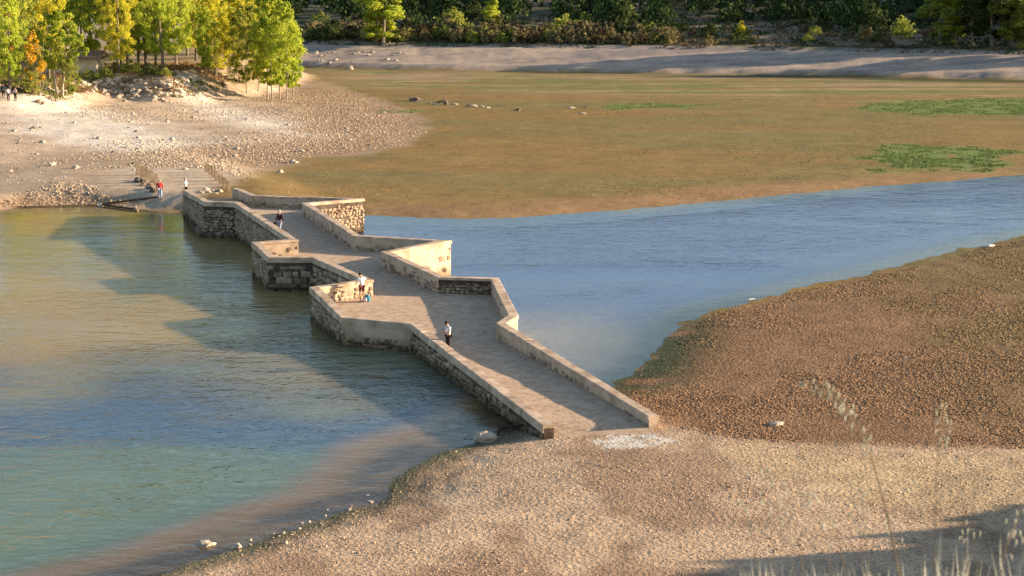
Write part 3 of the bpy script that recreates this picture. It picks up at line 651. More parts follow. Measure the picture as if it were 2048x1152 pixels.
def rock(px, py, s, label, flat=.6, dark=False, group=None, aspect=1.0, lift=.25, idx=None, name='rock'):
    g = G(px, py) if py < 1e5 else None
    me = random.choice(RKD if dark else RK) if idx is None else (RKD if dark else RK)[idx]
    o = link(name, me); o.location = (g[0], g[1], max(g[2], -.05) + s * flat * lift); o.scale = (s * aspect, s, s * flat); o.rotation_euler = (random.uniform(-.2, .2), random.uniform(-.2, .2), random.uniform(0, 6.28) if aspect == 1 else random.uniform(-.2, .2))
    return tag(o, label, 'rock', group)
rock(411, 1093, .24, 'craggy pale rock with holes standing in the shallows', .7, aspect=1.4, idx=0)
rock(473, 1096, .17, 'smaller mossy boulder beside the craggy pale rock in the shallows', .8, idx=1)
rock(969, 884, .4, 'squat tan boulder on the shore beside the near end of the bridge', .65, aspect=1.25, lift=.75, idx=2)
rock(571, 1087, .09, 'round pale stone alone on the brown mud of the near shore', .9, idx=3)
rock(201, 413, .28, 'dark-sided stone at the far waterline, end of the sunken beam', .8, idx=4)
rock(271, 423, .26, 'dark stone half in the water below the man in red', .8, dark=True, idx=0)
rock(735, 993, .10, 'pale flat stone at the weedy edge of the near shore', .5, idx=5)
rock(742, 1005, .12, 'pale stone just below the flat one at the weedy shore', .5, idx=6)
rock(1550, 851, .26, 'pale triangular stone on the brown clods of the near flat', .5, aspect=1.3, idx=2)
rock(300, 378, .3, 'pale rounded block fallen beneath the left row of posts', .7, aspect=1.5, idx=5)
rock(832, 202, .9, 'brown boulder with a long shadow far out on the mud flat', .5, dark=True, aspect=1.3, idx=1)
rock(892, 210, .35, 'short dark stump standing far out on the mud flat', 1.6, dark=True, idx=2)
rock(104, 331, .35, 'pale boulder with a long shadow on the sandy left shore', .9, idx=1)
rock(588, 326, .45, 'pale stone where the left shore meets the green mud', .6, idx=0)
rock(560, 345, .3, 'pale stone in the green mud behind the bridge end', .7, idx=3)
rock(700, 139, .8, 'pale lump at the foot of the far bank under the poplar', .8, idx=4)
for (x, y) in [(860, 208), (870, 210), (880, 206), (910, 209), (938, 212), (948, 214), (962, 214), (975, 216), (1165, 228), (1036, 221), (1142, 216), (1170, 215)]:
    rock(x, y, random.uniform(.2, .5), 'small stone in the line across the mud flat', .5, random.random() < .4, 'stones strewn across the mud flat', aspect=random.uniform(1, 1.6))
# rubble of the embankment and shore
random.seed(5)
cnt = 0
while cnt < 120:
    x = random.uniform(150, 345); y = random.uniform(156, 208)
    if y > 168 + (x - 150) * .28 + 8 or y < 158 + abs(x - 250) * .03: continue
    rock(x, y, random.uniform(.16, .5), 'pale broken rock in the slope of rubble below the trees', random.uniform(.5, .9), False, 'rubble of the embankment'); cnt += 1
for _ in range(26):
    x = random.uniform(350, 400); rock(x, 150 + (x - 350) * .75 + random.uniform(-8, 8), random.uniform(.25, .55), 'pale rock beside the bright path', .6, False, 'rocks along the bright path')
for _ in range(60):
    x = random.uniform(20, 780); y = random.uniform(225, 350)
    g = G(x, y)
    if sdpoly(np.array([g[0]]), np.array([g[1]]), PEN)[0] < 1: continue
    rock(x, y, random.uniform(.15, .38), 'loose stone on the left shore', .6, random.random() < .15, 'stones strewn on the left shore')
for _ in range(26):
    x = random.uniform(610, 800); rock(x, random.uniform(104, 126), random.uniform(.2, .45), 'grey rock on the far bank below the scrub', .5, False, 'rocks on the far bank')
for _ in range(14):
    x = random.uniform(268, 312); rock(x, 352 + (x - 272) * .62 + random.uniform(2, 10), random.uniform(.2, .42), 'dark rubble stone under the left row of posts', .7, True, 'rubble under the posts')
for (x, y) in [(402, 386), (418, 385), (428, 383), (440, 384), (432, 388), (412, 380)]:
    rock(x, y, random.uniform(.18, .32), 'pale stone between the far bridge end and the posts', .6, False, 'stones at the far bridge end')
for _ in range(15):
    i = random.random(); x = 470 + i * 270; y = 1104 - i * 105 + random.uniform(-12, 6)
    rock(x, y, random.uniform(.04, .08), 'small white stone along the near waterline', .8, False, 'white stones along the near waterline')

M_WOOD = noise_mat('bleached_wood', (.30, .25, .19), (.48, .42, .34), 6, .9, .4, 25)
M_DWOOD = noise_mat('dark_wood', (.045, .03, .02), (.11, .075, .05), 5, .9, .4, 25)
def stick(name, pts, rad, mat, label, cat, branches=()):
    mb = MB(); mb.tube(pts, rad, 6)
    for b in branches: mb.tube(b[0], b[1], 5)
    return tag(mb.build(name, mat), label, cat)
g = G(1815, 724); stick('driftwood', [(g[0] - .35, g[1], g[2] + .05), (g[0] - .05, g[1] + .1, g[2] + .14), (g[0] + .3, g[1], g[2] + .06)], [.02, .035, .015], M_WOOD, 'pale forked branch lying on the brown clods', 'branch', [([(g[0], g[1] + .1, g[2] + .13), (g[0] - .2, g[1] + .5, g[2] + .3)], [.02, .008])])
g = G(1976, 494); stick('driftwood', [(g[0] - .5, g[1], g[2] + .06), (g[0] + .05, g[1] - .2, g[2] + .10), (g[0] + .55, g[1] + .25, g[2] + .07)], [.07, .1, .04], plain('white_wood', (.75, .72, .66)), 'bleached white log at the edge of the river', 'log')
g = G(1504, 601); stick('driftwood', [(g[0] - .2, g[1], g[2] + .05), (g[0] + .2, g[1] + .1, g[2] + .07)], [.06, .04], bpy.data.materials['white_wood'], 'short white stub of wood where the flat meets the river', 'log')
g = G(576, 388); stick('dead_stem', [(g[0], g[1], g[2] - .1), (g[0] + .15, g[1], g[2] + .55), (g[0] + .42, g[1], g[2] + 1.35)], [.035, .025, .012], M_WOOD, 'bare dry stem leaning behind the far parapet', 'stem', [([(g[0] + .2, g[1], g[2] + .7), (g[0] + .05, g[1], g[2] + 1.0)], [.015, .006])])
g = P(1000, 862, .2); stick('driftwood', [(g[0] - 1.6, g[1] - .5, .05), (g[0] - .5, g[1] + .1, .17), (g[0] + .1, g[1] + .3, .22)], [.02, .03, .035], M_WOOD, 'thin bleached pole lying in the water behind the tan boulder', 'pole')
mb = MB(); mb.tube([(g[0] - .1, g[1] + .1, .05), (g[0] + .05, g[1] + .2, .33), (g[0] + .5, g[1] + .3, .30)], [.09, .12, .06], 7); mb.tube([(g[0] + .1, g[1] + .2, .3), (g[0] + 1.4, g[1] + .7, .36)], [.05, .03], 6)
tag(mb.build('tree_stump', M_DWOOD), 'black uprooted stump at the water beside the bridge end', 'stump')
# sunken beams at the far shore
a, b = G(203, 411), G(318, 396); stick('beam', [(a[0], a[1], a[2] + .12), (b[0], b[1], b[2] + .08)], [.11, .09], M_DWOOD, 'long dark beam from the waterline stone to the feet of the man in red', 'beam')
a, b = G(203, 413), G(272, 422); stick('beam', [(a[0], a[1], .12), (b[0], b[1], .12)], [.09, .09], M_DWOOD, 'dark beam along the waterline between the two dark stones', 'beam')
a, b = G(-20, 411), G(196, 411); stick('beam', [(a[0], a[1], .05), (b[0], b[1], .06)], [.04, .04], M_DWOOD, 'half buried dark beam running left along the far waterline', 'beam')

# ------------------------------------------------------------------ rows of concrete posts at the far end
M_POST = noise_mat('weathered_concrete', (.20, .145, .09), (.33, .25, .165), 4, .92, .5, 18)
def post_mesh(hh_, seed):
    rr = random.Random(seed); mb = MB(); w = .135
    secs = [(-.5, 1), (0, 1), (hh_ * .5, .98), (hh_ - .05, .96), (hh_, .8)]
    vs = []
    for z, s in secs:
        for (x, y) in ((-1, -1), (1, -1), (1, 1), (-1, 1)): vs.append((x * w * s * 1.0 + rr.uniform(-.01, .01), y * w * 1.25 * s + rr.uniform(-.01, .01), z + (rr.uniform(-.03, .03) if z > .1 else 0)))
    fs = [(4 * k + e, 4 * k + (e + 1) % 4, 4 * k + 4 + (e + 1) % 4, 4 * k + 4 + e) for k in range(4) for e in range(4)] + [(16, 17, 18, 19)]
    mb.add(vs, fs); return mb.mesh('post', M_POST)
PM = [post_mesh(.98 + .03 * i, i) for i in range(4)]
side_l = [(276, 351), (285, 355.5), (294, 360.5), (304, 366), (312, 371)]
side_r = [(414.5, 345), (421, 349.5), (427, 355), (434, 361.5), (442, 368.5), (449.5, 375), (458, 383)]
ordw = ['farthest', 'second from the far end', 'third from the far end', 'fourth from the far end', 'fifth from the far end', 'sixth from the far end', 'nearest to the bridge']
rzp = math.atan2(CW_B[1] - CW_A[1], CW_B[0] - CW_A[0])
for i, (x, y) in enumerate(side_l):
    p = G(x, y); o = link('stone_post', PM[i % 4]); o.location = (p[0], p[1], p[2] - .02); o.rotation_euler = (random.uniform(-.03, .03), random.uniform(-.03, .03), rzp); o.scale = (1, 1, 1.08)
    tag(o, 'squat concrete post, ' + (ordw[i] if i < 4 else 'nearest the man in red') + ' in the row above the dark rubble', 'post', 'concrete posts above the rubble')
for i, (x, y) in enumerate(side_r):
    p = G(x, y); o = link('stone_post', PM[(i + 1) % 4]); o.location = (p[0], p[1], p[2] - .02); o.rotation_euler = (random.uniform(-.04, .04), random.uniform(-.04, .04), rzp); o.scale = (1, 1, .9)
    tag(o, 'squat concrete post, ' + ordw[i] + ' in the row leading to the lit parapet', 'post', 'concrete posts beside the path')

# ------------------------------------------------------------------ people
M_SKIN = plain('skin', (.50, .30, .21), .6); M_HAIR = plain('dark_hair', (.03, .02, .015)); M_GREY = plain('grey_hair', (.45, .42, .38))
def cloth(name, c): return plain(name, c, .9)
CW_ = cloth('white_cotton', (.80, .79, .80)); CR = cloth('red_jersey', (.42, .03, .03)); CJ = cloth('light_denim', (.28, .36, .47)); CD = cloth('dark_jacket', (.035, .02, .025)); CM = cloth('maroon_shorts', (.13, .04, .045)); CB_ = cloth('black_trousers', (.03, .025, .03)); CSH = plain('shoe', (.6, .6, .6)); CSD = plain('dark_shoe', (.05, .045, .04))
def skinned(name, verts, rads, edges, mat, parent, extra=None):
    me = bpy.data.meshes.new(name + '_cage'); me.from_pydata(verts, edges, [])
    o = bpy.data.objects.new(name + '_cage', me); COL.objects.link(o)
    m = o.modifiers.new('s', 'SKIN'); m.use_smooth_shade = True; m.branch_smoothing = 0.3
    sv = me.skin_vertices[0].data
    for i, r_ in enumerate(rads):
        sv[i].radius = (r_, r_) if not hasattr(r_, '__len__') else r_
        sv[i].use_root = (i == 0)
    sb = o.modifiers.new('b', 'SUBSURF'); sb.levels = 1; sb.render_levels = 1
    dg = bpy.context.evaluated_depsgraph_get(); nm = bpy.data.meshes.new_from_object(o.evaluated_get(dg)); nm.name = name
    bpy.data.objects.remove(o); bpy.data.meshes.remove(me)
    if extra is not None:
        bm = bmesh.new(); bm.from_mesh(nm); tmp = extra.mesh('t'); bm.from_mesh(tmp); bpy.data.meshes.remove(tmp); bm.to_mesh(nm); bm.free()
        nm.polygons.foreach_set('use_smooth', [True] * len(nm.polygons))
    nm.materials.clear(); nm.materials.append(mat)
    return link(name, nm, parent)
def person(loc, rz, label, shirt, trousers, hair=M_HAIR, pose=None, sleeves='short', shorts=False, shoes=CSD, group=None, cap=None, skirt=False, scale=1.0):
    J = dict(pel=(0, 0, .95), ch=(0, 0, 1.27), nk=(0, .0, 1.45), hd=(0, .03, 1.60), tp=(0, .02, 1.70), sl=(-.18, 0, 1.40), sr=(.18, 0, 1.40), el=(-.24, -.02, 1.12), er=(.24, -.02, 1.12), wl=(-.26, .06, .88), wr=(.26, .06, .88),
             hl=(-.09, 0, .90), hr=(.09, 0, .90), kl=(-.10, .03, .49), kr=(.10, .03, .49), al=(-.10, -.02, .08), ar=(.10, -.02, .08))
    J.update(pose or {}); J = {k: Vector(v) for k, v in J.items()}
    root = empty('person', loc, label, 'person', group, rz); root.scale = (scale,) * 3
    ex = MB()
    hd, tp = J['hd'], J['tp']; up = (tp - J['nk']).normalized(); fw = Vector((0, 1, 0)); fw = (fw - up * fw.dot(up)).normalized(); rt = fw.cross(up)
    ex.tube([hd + fw * .085 + up * .02, hd + fw * .118 - up * .015], [.008, .016], 6)                     # nose
    for s in (-1, 1):
        ex.ball(hd + rt * (s * .088), (.012, .022, .03), 6, 4)                                            # ears
    hands = []
    for a, b in (('el', 'wl'), ('er', 'wr')):
        d = (J[b] - J[a]).normalized(); side = d.cross(Vector((0, 0, 1))); side = side.normalized() if side.length > .1 else Vector((1, 0, 0)); nrm = side.cross(d)
        pc = J[b] + d * .05; ex.tube([J[b], pc, J[b] + d * .095], [.027, .037, .034], 7)
        for q in range(4):
            o_ = side * ((q - 1.5) * .019); l = (.07, .08, .075, .06)[q]; s0 = J[b] + d * .085 + o_
            ex.tube([s0, s0 + d * l * .5 + nrm * .006, s0 + d * l * .9 + nrm * .022], [.009, .0085, .006], 5)
        ex.tube([J[b] + d * .03 + side * .03, J[b] + d * .065 + side * .055, J[b] + d * .09 + side * .058 + nrm * .01], [.011, .010, .007], 5)
    for s, ak in ((-1, 'al'), (1, 'ar')):
        pass
    V = [J['pel'], (J['pel'] + J['ch']) / 2, J['ch'], J['nk'], hd - up * .02, hd + up * .06, J['sl'], J['el'], J['wl'], J['sr'], J['er'], J['wr'], J['hl'], J['kl'], J['al'], J['hr'], J['kr'], J['ar']]
    rad = [(.14, .10), (.12, .09), (.15, .10), .052, (.075, .088), (.078, .09), .055, .042, .027, .055, .042, .027, .085, .058, .036, .085, .058, .036]
    E = [(0, 1), (1, 2), (2, 3), (3, 4), (4, 5), (2, 6), (6, 7), (7, 8), (2, 9), (9, 10), (10, 11), (0, 12), (12, 13), (13, 14), (0, 15), (15, 16), (16, 17)]
    skinned('body', V, rad, E, M_SKIN, root, ex)
    k = .5 if sleeves == 'short' else 1.0
    ext = lambda a, b, t: J[a].lerp(J[b], t)
    SV = [J['pel'] - Vector((0, 0, .03)), (J['pel'] + J['ch']) / 2, J['ch'], J['nk'] - up * .03, J['sl'], ext('sl', 'el', .6 if k < 1 else 1), J['sr'], ext('sr', 'er', .6 if k < 1 else 1)]
    SR = [(.165, .125), (.155, .12), (.175, .125), .062, .078, .066, .078, .066]; SE = [(0, 1), (1, 2), (2, 3), (2, 4), (4, 5), (2, 6), (6, 7)]
    if k == 1: SV += [ext('el', 'wl', .92), ext('er', 'wr', .92)]; SR += [.045, .045]; SE += [(5, 8), (7, 9)]
    skinned('shirt' if shirt is not CD else 'jacket', SV, SR, SE, shirt, root)
    tl = .62 if shorts else 1.0
    TV = [J['pel'], J['hl'], J['kl'] if not shorts else ext('hl', 'kl', .85), J['hr'], J['kr'] if not shorts else ext('hr', 'kr', .85)]; TR = [(.15, .115), .105, .085, .105, .085]; TE = [(0, 1), (1, 2), (0, 3), (3, 4)]
    if not shorts: TV += [J['al'] + Vector((0, 0, .02)), J['ar'] + Vector((0, 0, .02))]; TR += [.06, .06]; TE += [(2, 5), (4, 6)]
    skinned('shorts' if shorts else 'trousers', TV, TR, TE, trousers, root)
    for ak in ('al', 'ar'):
        mb = MB(); a_ = J[ak]; mb.tube([a_ + Vector((0, -.07, -.045)), a_ + Vector((0, .0, -.03)), a_ + Vector((0, .10, -.05)), a_ + Vector((0, .17, -.055))], [.036, .045, .042, .025], 8); mb.build('shoe', shoes, root, smooth=True)
    hb = MB(); hb.ball(hd + up * .045 - fw * .018, (.095, .105, .092), 10, 7); ho = hb.build('hair' if cap is None else 'cap', hair if cap is None else cap, root, smooth=True)
    return root
def deckp(px, py):
    z = 1.2
    for _ in range(6): p = P(px, py, z); z = float(zdeck(p[1]))
    return (p[0], p[1], z)
pw = deckp(897, 706)
person(pw, R(115), 'man in white t-shirt and dark trousers looking down at his hands by the near parapet', CW_, CB_, pose=dict(hd=(0, .10, 1.57), tp=(0, .13, 1.66), nk=(0, .03, 1.44), ch=(0, .01, 1.27), wl=(-.08, .32, 1.08), wr=(.08, .32, 1.08), el=(-.25, .05, 1.14), er=(.25, .05, 1.14)))
ps = deckp(724, 603)
person(ps, R(25), 'person in white t-shirt and maroon shorts leaning on the sunlit refuge wall', CW_, CM, shorts=True, shoes=CSH, pose=dict(ch=(0, .05, 1.27), nk=(-.02, .10, 1.44), hd=(-.04, .17, 1.58), tp=(-.05, .19, 1.68), sl=(-.2, .08, 1.38), sr=(.16, .06, 1.40), wr=(.38, .15, 1.0), er=(.33, .02, 1.18), wl=(-.24, .38, 1.02), el=(-.27, .16, 1.12)))
person(deckp(560, 468), R(150), 'person in dark jacket and pale trousers carrying a dark bag along the shaded deck', CD, CJ, hair=M_GREY, sleeves='long', pose=dict(kl=(-.1, .14, .5), al=(-.1, .1, .09), kr=(.1, -.02, .5), ar=(.1, -.2, .12), wr=(.30, .12, .95)))
gp = G(320, 399); person(tuple(gp), R(200), 'man in red jersey and light jeans walking on the slope by the far water', CR, CJ, hair=M_GREY, sleeves='long', pose=dict(kl=(-.1, .12, .5), al=(-.1, .1, .09), kr=(.1, 0, .5), ar=(.1, -.18, .1), hd=(0, .06, 1.6)))
pp = P(372, 396, 1.12); person((pp[0], pp[1], 1.1), R(80), 'person in white top and black vest standing at the far tip of the parapet', CW_, CB_, hair=M_GREY)
pq = np.array([G(17, 203), G(31, 203), G(7, 196)])
person(tuple(pq[0]), R(20), 'walker in white top and black trousers, middle one of the three under the trees', CW_, CB_, sleeves='short')
person(tuple(pq[1]), R(-15), 'walker in pale vest and black leggings nearest the leafy tree trunks', cloth('pinkish_top', (.55, .42, .40)), CB_, sleeves='short')
person(tuple(pq[2]), R(10), 'walker all in dark blue behind the two others under the trees', cloth('navy_coat', (.03, .035, .07)), CB_, sleeves='long')
# rucksack beside the refuge wall, handbag of the walker
q = deckp(735, 604); M_BLUE = plain('blue_nylon', (.05, .22, .32)); bp_ = empty('rucksack', q, 'blue and white rucksack on the deck at the feet of the person in shorts', 'rucksack')
mb = MB(); mb.ball((0, 0, .22), (.19, .15, .24), 10, 8); mb.build('bag_body', M_BLUE, bp_, smooth=True)
mb = MB(); mb.ball((-.10, -.10, .17), (.12, .08, .15), 8, 6); mb.build('front_pocket', CW_, bp_, smooth=True)
mb = MB(); mb.tube([(-.1, .1, .40), (-.06, .2, .3), (-.08, .17, .08)], .018, 5); mb.tube([(.0, .02, .44), (.02, .05, .50), (.05, .02, .44)], .012, 5); mb.build('strap', CB_, bp_)
q = deckp(549, 466); hb = empty('handbag', (q[0] + .1, q[1] - .1, q[2] + .45), 'dark handbag hanging from the hand of the person on the shaded deck', 'bag')
mb = MB(); mb.ball((0, 0, .16), (.17, .10, .20), 10, 6); mb.build('bag_body', CD, hb, smooth=True); mb = MB(); mb.tube([(-.1, 0, .3), (-.04, 0, .48), (.05, 0, .48), (.1, 0, .3)], .012, 5); mb.build('handle', CD, hb)

# ------------------------------------------------------------------ building, sign and logs under the trees
M_WALL = noise_mat('pale_plaster', (.55, .46, .34), (.70, .60, .46), 1.2, .9, .2, 10); M_PINK = noise_mat('pink_plaster', (.38, .26, .21), (.48, .34, .28), 1.2, .9, .2, 10)
M_ROOF = noise_mat('roof_tiles', (.16, .10, .07), (.28, .19, .13), 3, .9, .6, 12)
hx0, hx1, hy, hz = -75.5, -59.0, 271.0, 4.6
house = empty('house', ((hx0 + hx1) / 2, hy, hz), 'low plastered house half hidden behind the trees', 'house')
HW = hx1 - hx0
mb = MB(); mb.box((HW * .28, 3, -.5), (HW * .44, 6, 5.4)); mb.build('wall', M_WALL, house)
o = MB(); o.box((-HW * .22, 3.2, .5), (HW * .56, 5.6, 3.2)); w2 = o.build('wall', M_PINK, house); w2['label'] = 'pinkish plaster wall of the wing'
o = MB(); o.box((-HW * .43, .36, 1.0), (1.9, .12, 1.9)); d_ = o.build('door', M_DWOOD, house); o = MB(); o.tube([(-HW * .40, .27, 1.1), (-HW * .40, .22, 1.1)], .03, 6); o.build('handle', M_POST, d_)
o = MB(); o.add([(-HW * .54, -.6, 2.15), (HW * .54, -.6, 2.15), (HW * .54, 6.6, 2.15), (-HW * .54, 6.6, 2.15), (-HW * .54, 3, 3.3), (HW * .54, 3, 3.3)], [(0, 1, 5, 4), (2, 3, 4, 5), (0, 4, 3), (1, 2, 5), (3, 2, 1, 0)]); rf = o.build('roof', M_ROOF, house)
o = MB(); o.box((HW * .2, 4, 3.2), (.7, .7, 1.3)); o.build('chimney', M_WALL, rf)
a = G(25, 176); sg = empty('sign_post', tuple(a), 'thin post with a small dark board near the three walkers', 'sign'); o = MB(); o.tube([(0, 0, -.2), (0, 0, 1.9)], .05, 6); o.build('pole', M_DWOOD, sg); o = MB(); o.box((0, -.06, 1.85), (.9, .04, .22)); o.build('board', M_DWOOD, sg)
for i, (x0, y0, x1, y1) in enumerate([(6, 167, 48, 178), (8, 174, 46, 184), (20, 181, 60, 189)]):
    a, b = G(x0, y0), G(x1, y1); stick('log', [(a[0], a[1], a[2] + .25), (b[0], b[1], b[2] + .2)], [.2, .16], M_DWOOD, ['topmost of the three dark logs lying on the bank behind the walkers', 'middle one of the three dark logs behind the walkers', 'lowest of the three dark logs, reaching the orange tree'][i], 'log')

# ------------------------------------------------------------------ trees
M_BARK = noise_mat('bark', (.13, .10, .07), (.26, .21, .16), 3, .9, .6, 20); M_BARKL = noise_mat('pale_bark', (.26, .21, .16), (.42, .36, .28), 3, .9, .5, 20)
LM = dict(
    green=leaf_mat('poplar_green', [(.22, .29, .04), (.37, .44, .06), (.52, .55, .08)], .55),
    yellow=leaf_mat('poplar_yellow', [(.40, .40, .05), (.60, .57, .06), (.74, .66, .09)], .55),
    orange=leaf_mat('autumn_orange', [(.42, .20, .02), (.60, .34, .03), (.58, .46, .06)], .4),
    olive=leaf_mat('olive_green', [(.19, .23, .05), (.32, .35, .07), (.46, .46, .11)], .5),
    pine=leaf_mat('dark_pine', [(.026, .048, .020), (.045, .075, .028), (.08, .11, .04)], .15),
    oak=leaf_mat('scrub_oak', [(.04, .06, .022), (.07, .095, .032), (.12, .14, .05)], .2),
    tan=leaf_mat('dry_tan', [(.14, .12, .06), (.25, .21, .10), (.38, .32, .17)], .3),
    brown=leaf_mat('dry_brown', [(.08, .06, .035), (.13, .095, .055), (.17, .13, .075)], .2),
    lime=leaf_mat('young_lime', [(.30, .39, .05), (.47, .54, .07), (.62, .64, .10)], .55))
def leaves(n, prof, h0, h1, size, seed, ncl=60, spread=.9, squash=.8):
    """leaf faces gathered into clumps along a crown profile"""
    rs = np.random.RandomState(seed); c = []
    while len(c) < ncl:
        t = rs.uniform(); r = prof(t); a = rs.uniform(0, 6.28); q = r * rs.uniform(.25, 1) ** .6 * (0.85 + .3 * math.sin(3 * a + seed + 5 * t)); c.append((q * math.cos(a), q * math.sin(a), h0 + (h1 - h0) * t, r))
    c = np.array(c); k = rs.randint(0, ncl, n); cr = spread * (.5 + .6 * rs.uniform(size=ncl)) * np.clip(c[:, 3], .35, 2.2)
    d = rs.normal(size=(n, 3)); d /= np.linalg.norm(d, axis=1)[:, None]; d *= (rs.uniform(size=n) ** .45)[:, None] * (cr[k] * .62)[:, None]; d[:, 2] *= squash
    p = c[k, :3] + d
    u = rs.normal(size=(n, 3)); u /= np.linalg.norm(u, axis=1)[:, None]; w = rs.normal(size=(n, 3)); w = np.cross(u, w); w /= np.linalg.norm(w, axis=1)[:, None]
    s = (size * rs.uniform(.6, 1.3, n))[:, None]; u = u * s; w = w * s * .8
    V = np.stack([p - u * .5, p + w * .42, p + u * .6, p - w * .42], 1).reshape(-1, 3)
    return V, np.arange(4 * n).reshape(-1, 4), c
def trunk(h, r, seed, cl, stems=1, mat=None, name='trunk'):
    rr = random.Random(seed); mb = MB()
    for s in range(stems):
        a = rr.uniform(0, 6.28); sp_ = .35 * (stems > 1); lean = (.16 * h if stems > 1 else .04 * h)
        ang = 2 * math.pi * s / stems + .4; bx, by = sp_ * math.cos(ang) * (stems > 1), sp_ * math.sin(ang) * (stems > 1)
        pts = [(bx + lean * math.cos(ang) * (k / 6) + rr.uniform(-.1, .1) * (k > 0), by + lean * math.sin(ang) * (k / 6) + rr.uniform(-.1, .1) * (k > 0), -.4 + (h * .95 + .4) * k / 6) for k in range(7)]
        mb.tube(pts, [r * (1.15 if k == 0 else 1) * (1 - .85 * k / 6) / (stems ** .5) for k in range(7)], 7)
        for j in range(9):
            c = cl[rr.randrange(len(cl))]; zz = max(.25 * h, c[2] - rr.uniform(.1, .25) * h); k = min(5, int((zz + .4) / (h * .95 + .4) * 6)); f = (zz + .4) / (h * .95 + .4) * 6 - k; p0 = Vector(pts[k]).lerp(Vector(pts[k + 1]), min(1, f))
            p2 = Vector(c[:3]); p1 = p0.lerp(p2, .5) + Vector((0, 0, -.04 * h)); mb.tube([p0, p1, p2], [r * .3 / stems ** .5, r * .18 / stems ** .5, .02], 4, False)
    return mb.mesh(name, mat or M_BARK)
def variants(kind, seeds):
    out = []
    for s in seeds:
        if kind == 'broad': V, Fq, c = leaves(14000, lambda t: 4.5 * math.sin(math.pi * min(.97, t * .85 + .12)) ** .65, 2.2, 17.5, .30, s, 170, .60); tm = trunk(16, .28, s, c)
        elif kind == 'column': V, Fq, c = leaves(13000, lambda t: 2.1 * math.sin(math.pi * min(.97, t * .8 + .15)) ** .8, 1.6, 13, .30, s, 50, .75); tm = trunk(12, .2, s, c)
        elif kind == 'young': V, Fq, c = leaves(9500, lambda t: 2.3 * math.sin(math.pi * (t * .82 + .1)) ** .8, 1.7, 11, .23, s, 120, .5); tm = trunk(10.5, .09, s, c, mat=M_BARKL)
        elif kind == 'multi': V, Fq, c = leaves(10000, lambda t: 3.8 * math.sin(math.pi * (t * .8 + .12)), 3.4, 11, .30, s, 100, .5); tm = trunk(9.5, .42, s, c, 4, M_BARKL)
        elif kind == 'small': V, Fq, c = leaves(2600, lambda t: 1.9 * math.sin(math.pi * (t * .85 + .1)), 1.2, 7.5, .24, s, 36, .55); tm = trunk(7, .13, s, c, 2)
        out.append((tm, (V, Fq)))
    return out
TV_ = {k: variants(k, [1 + 10 * i, 4 + 10 * i, 7 + 10 * i]) for i, k in enumerate(['broad', 'column', 'young', 'multi', 'small'])}
_cm = {}
def crown_mesh(kind, v, m):
    key = (kind, v, m)
    if key not in _cm: V, Fq = TV_[kind][v][1]; _cm[key] = np_mesh('crown', V, Fq, LM[m])
    return _cm[key]
def tree(px, py, kind, mat, label, sx=1.0, sz=1.0, group=None, v=None, name='poplar_tree', at=None):
    g = G(px, py) if at is None else np.array([at[0], at[1], gz(*at)]); v = random.randrange(3) if v is None else v
    t = empty(name, (g[0], g[1], g[2] - .05), label, 'tree', group, random.uniform(0, 6.28)); t.scale = (sx, sx, sz)
    link('trunk', TV_[kind][v][0], t); link('crown', crown_mesh(kind, v, mat), t)
    return t
random.seed(3)
tree(2, 158, 'broad', 'orange', 'tall tree turning orange at the left edge, above the doorway', .8, .8, v=0)
tree(72, 191, 'small', 'orange', 'small orange-leaved tree in front of the house', 1.0, 1.1, v=1, name='autumn_tree')
tree(64, 190, 'small', 'olive', 'low olive-green tree grown into the small orange one', .8, .55, v=2, name='willow_tree')
tree(120, 191, 'multi', 'green', 'big green tree with several leaning pale trunks beside the pole sapling', 1.05, 1.0, v=0, name='willow_tree')
tree(143, 203, 'young', 'olive', 'thin sapling standing alone in front of the rubble slope', .5, .62, v=1, name='sapling')
tree(40, 168, 'broad', 'olive', 'tall olive tree behind the small orange one', .8, .95, v=1)
tree(98, 160, 'broad', 'yellow', 'tall yellowing tree rising behind the many-trunked one', .75, 1.0, v=2)
tree(0, 0, 'broad', 'green', 'tall green poplar above the pale house wall', .75, .95, v=0, at=(-63, 279.5))
tree(0, 0, 'broad', 'olive', 'olive poplar at the right corner of the house', .75, 1.0, v=1, at=(-57.5, 281))
tree(238, 146, 'broad', 'yellow', 'yellow poplar left of the pair of straight bare trunks', .7, .95, v=2)
tree(277, 134, 'broad', 'green', 'first of the pair of straight bare trunks above the rubble', .8, 1.15, v=1)
tree(292, 134, 'broad', 'yellow', 'second of the pair of straight bare trunks above the rubble', .8, 1.15, v=0)
tree(312, 138, 'broad', 'green', 'dark-trunked poplar just right of the pair of straight trunks', .8, 1.1, v=2)
tree(326, 143, 'broad', 'lime', 'dark-trunked poplar at the top of the bright path', .85, 1.1, v=1)
tree(352, 130, 'broad', 'lime', 'bright green poplar behind the top of the path', .85, 1.05, v=0)
tree(392, 122, 'broad', 'yellow', 'bright yellow poplar with its crown low over the slope', .8, 1.0, v=1)
tree(432, 156, 'broad', 'yellow', 'yellow poplar with a dark forked trunk below the path', .66, .72, v=2)
tree(412, 158, 'young', 'lime', 'slim lime sapling left of the dark forked trunk', .9, .95, v=0)
tree(452, 118, 'broad', 'lime', 'lime poplar behind the dark forked trunk', .75, .95, v=0)
tree(470, 160, 'young', 'yellow', 'slim yellow sapling right of the dark forked trunk', 1.1, 1.2, v=2)
tree(494, 188, 'young', 'olive', 'olive young poplar, uphill end of the shore clump', 1.15, 1.2, v=0)
tree(516, 182, 'young', 'yellow', 'yellowish young poplar behind the shore clump', 1.2, 1.35, v=1)
tree(536, 200, 'young', 'lime', 'leaning young poplar in the middle of the shore clump', 1.15, 1.35, v=2)
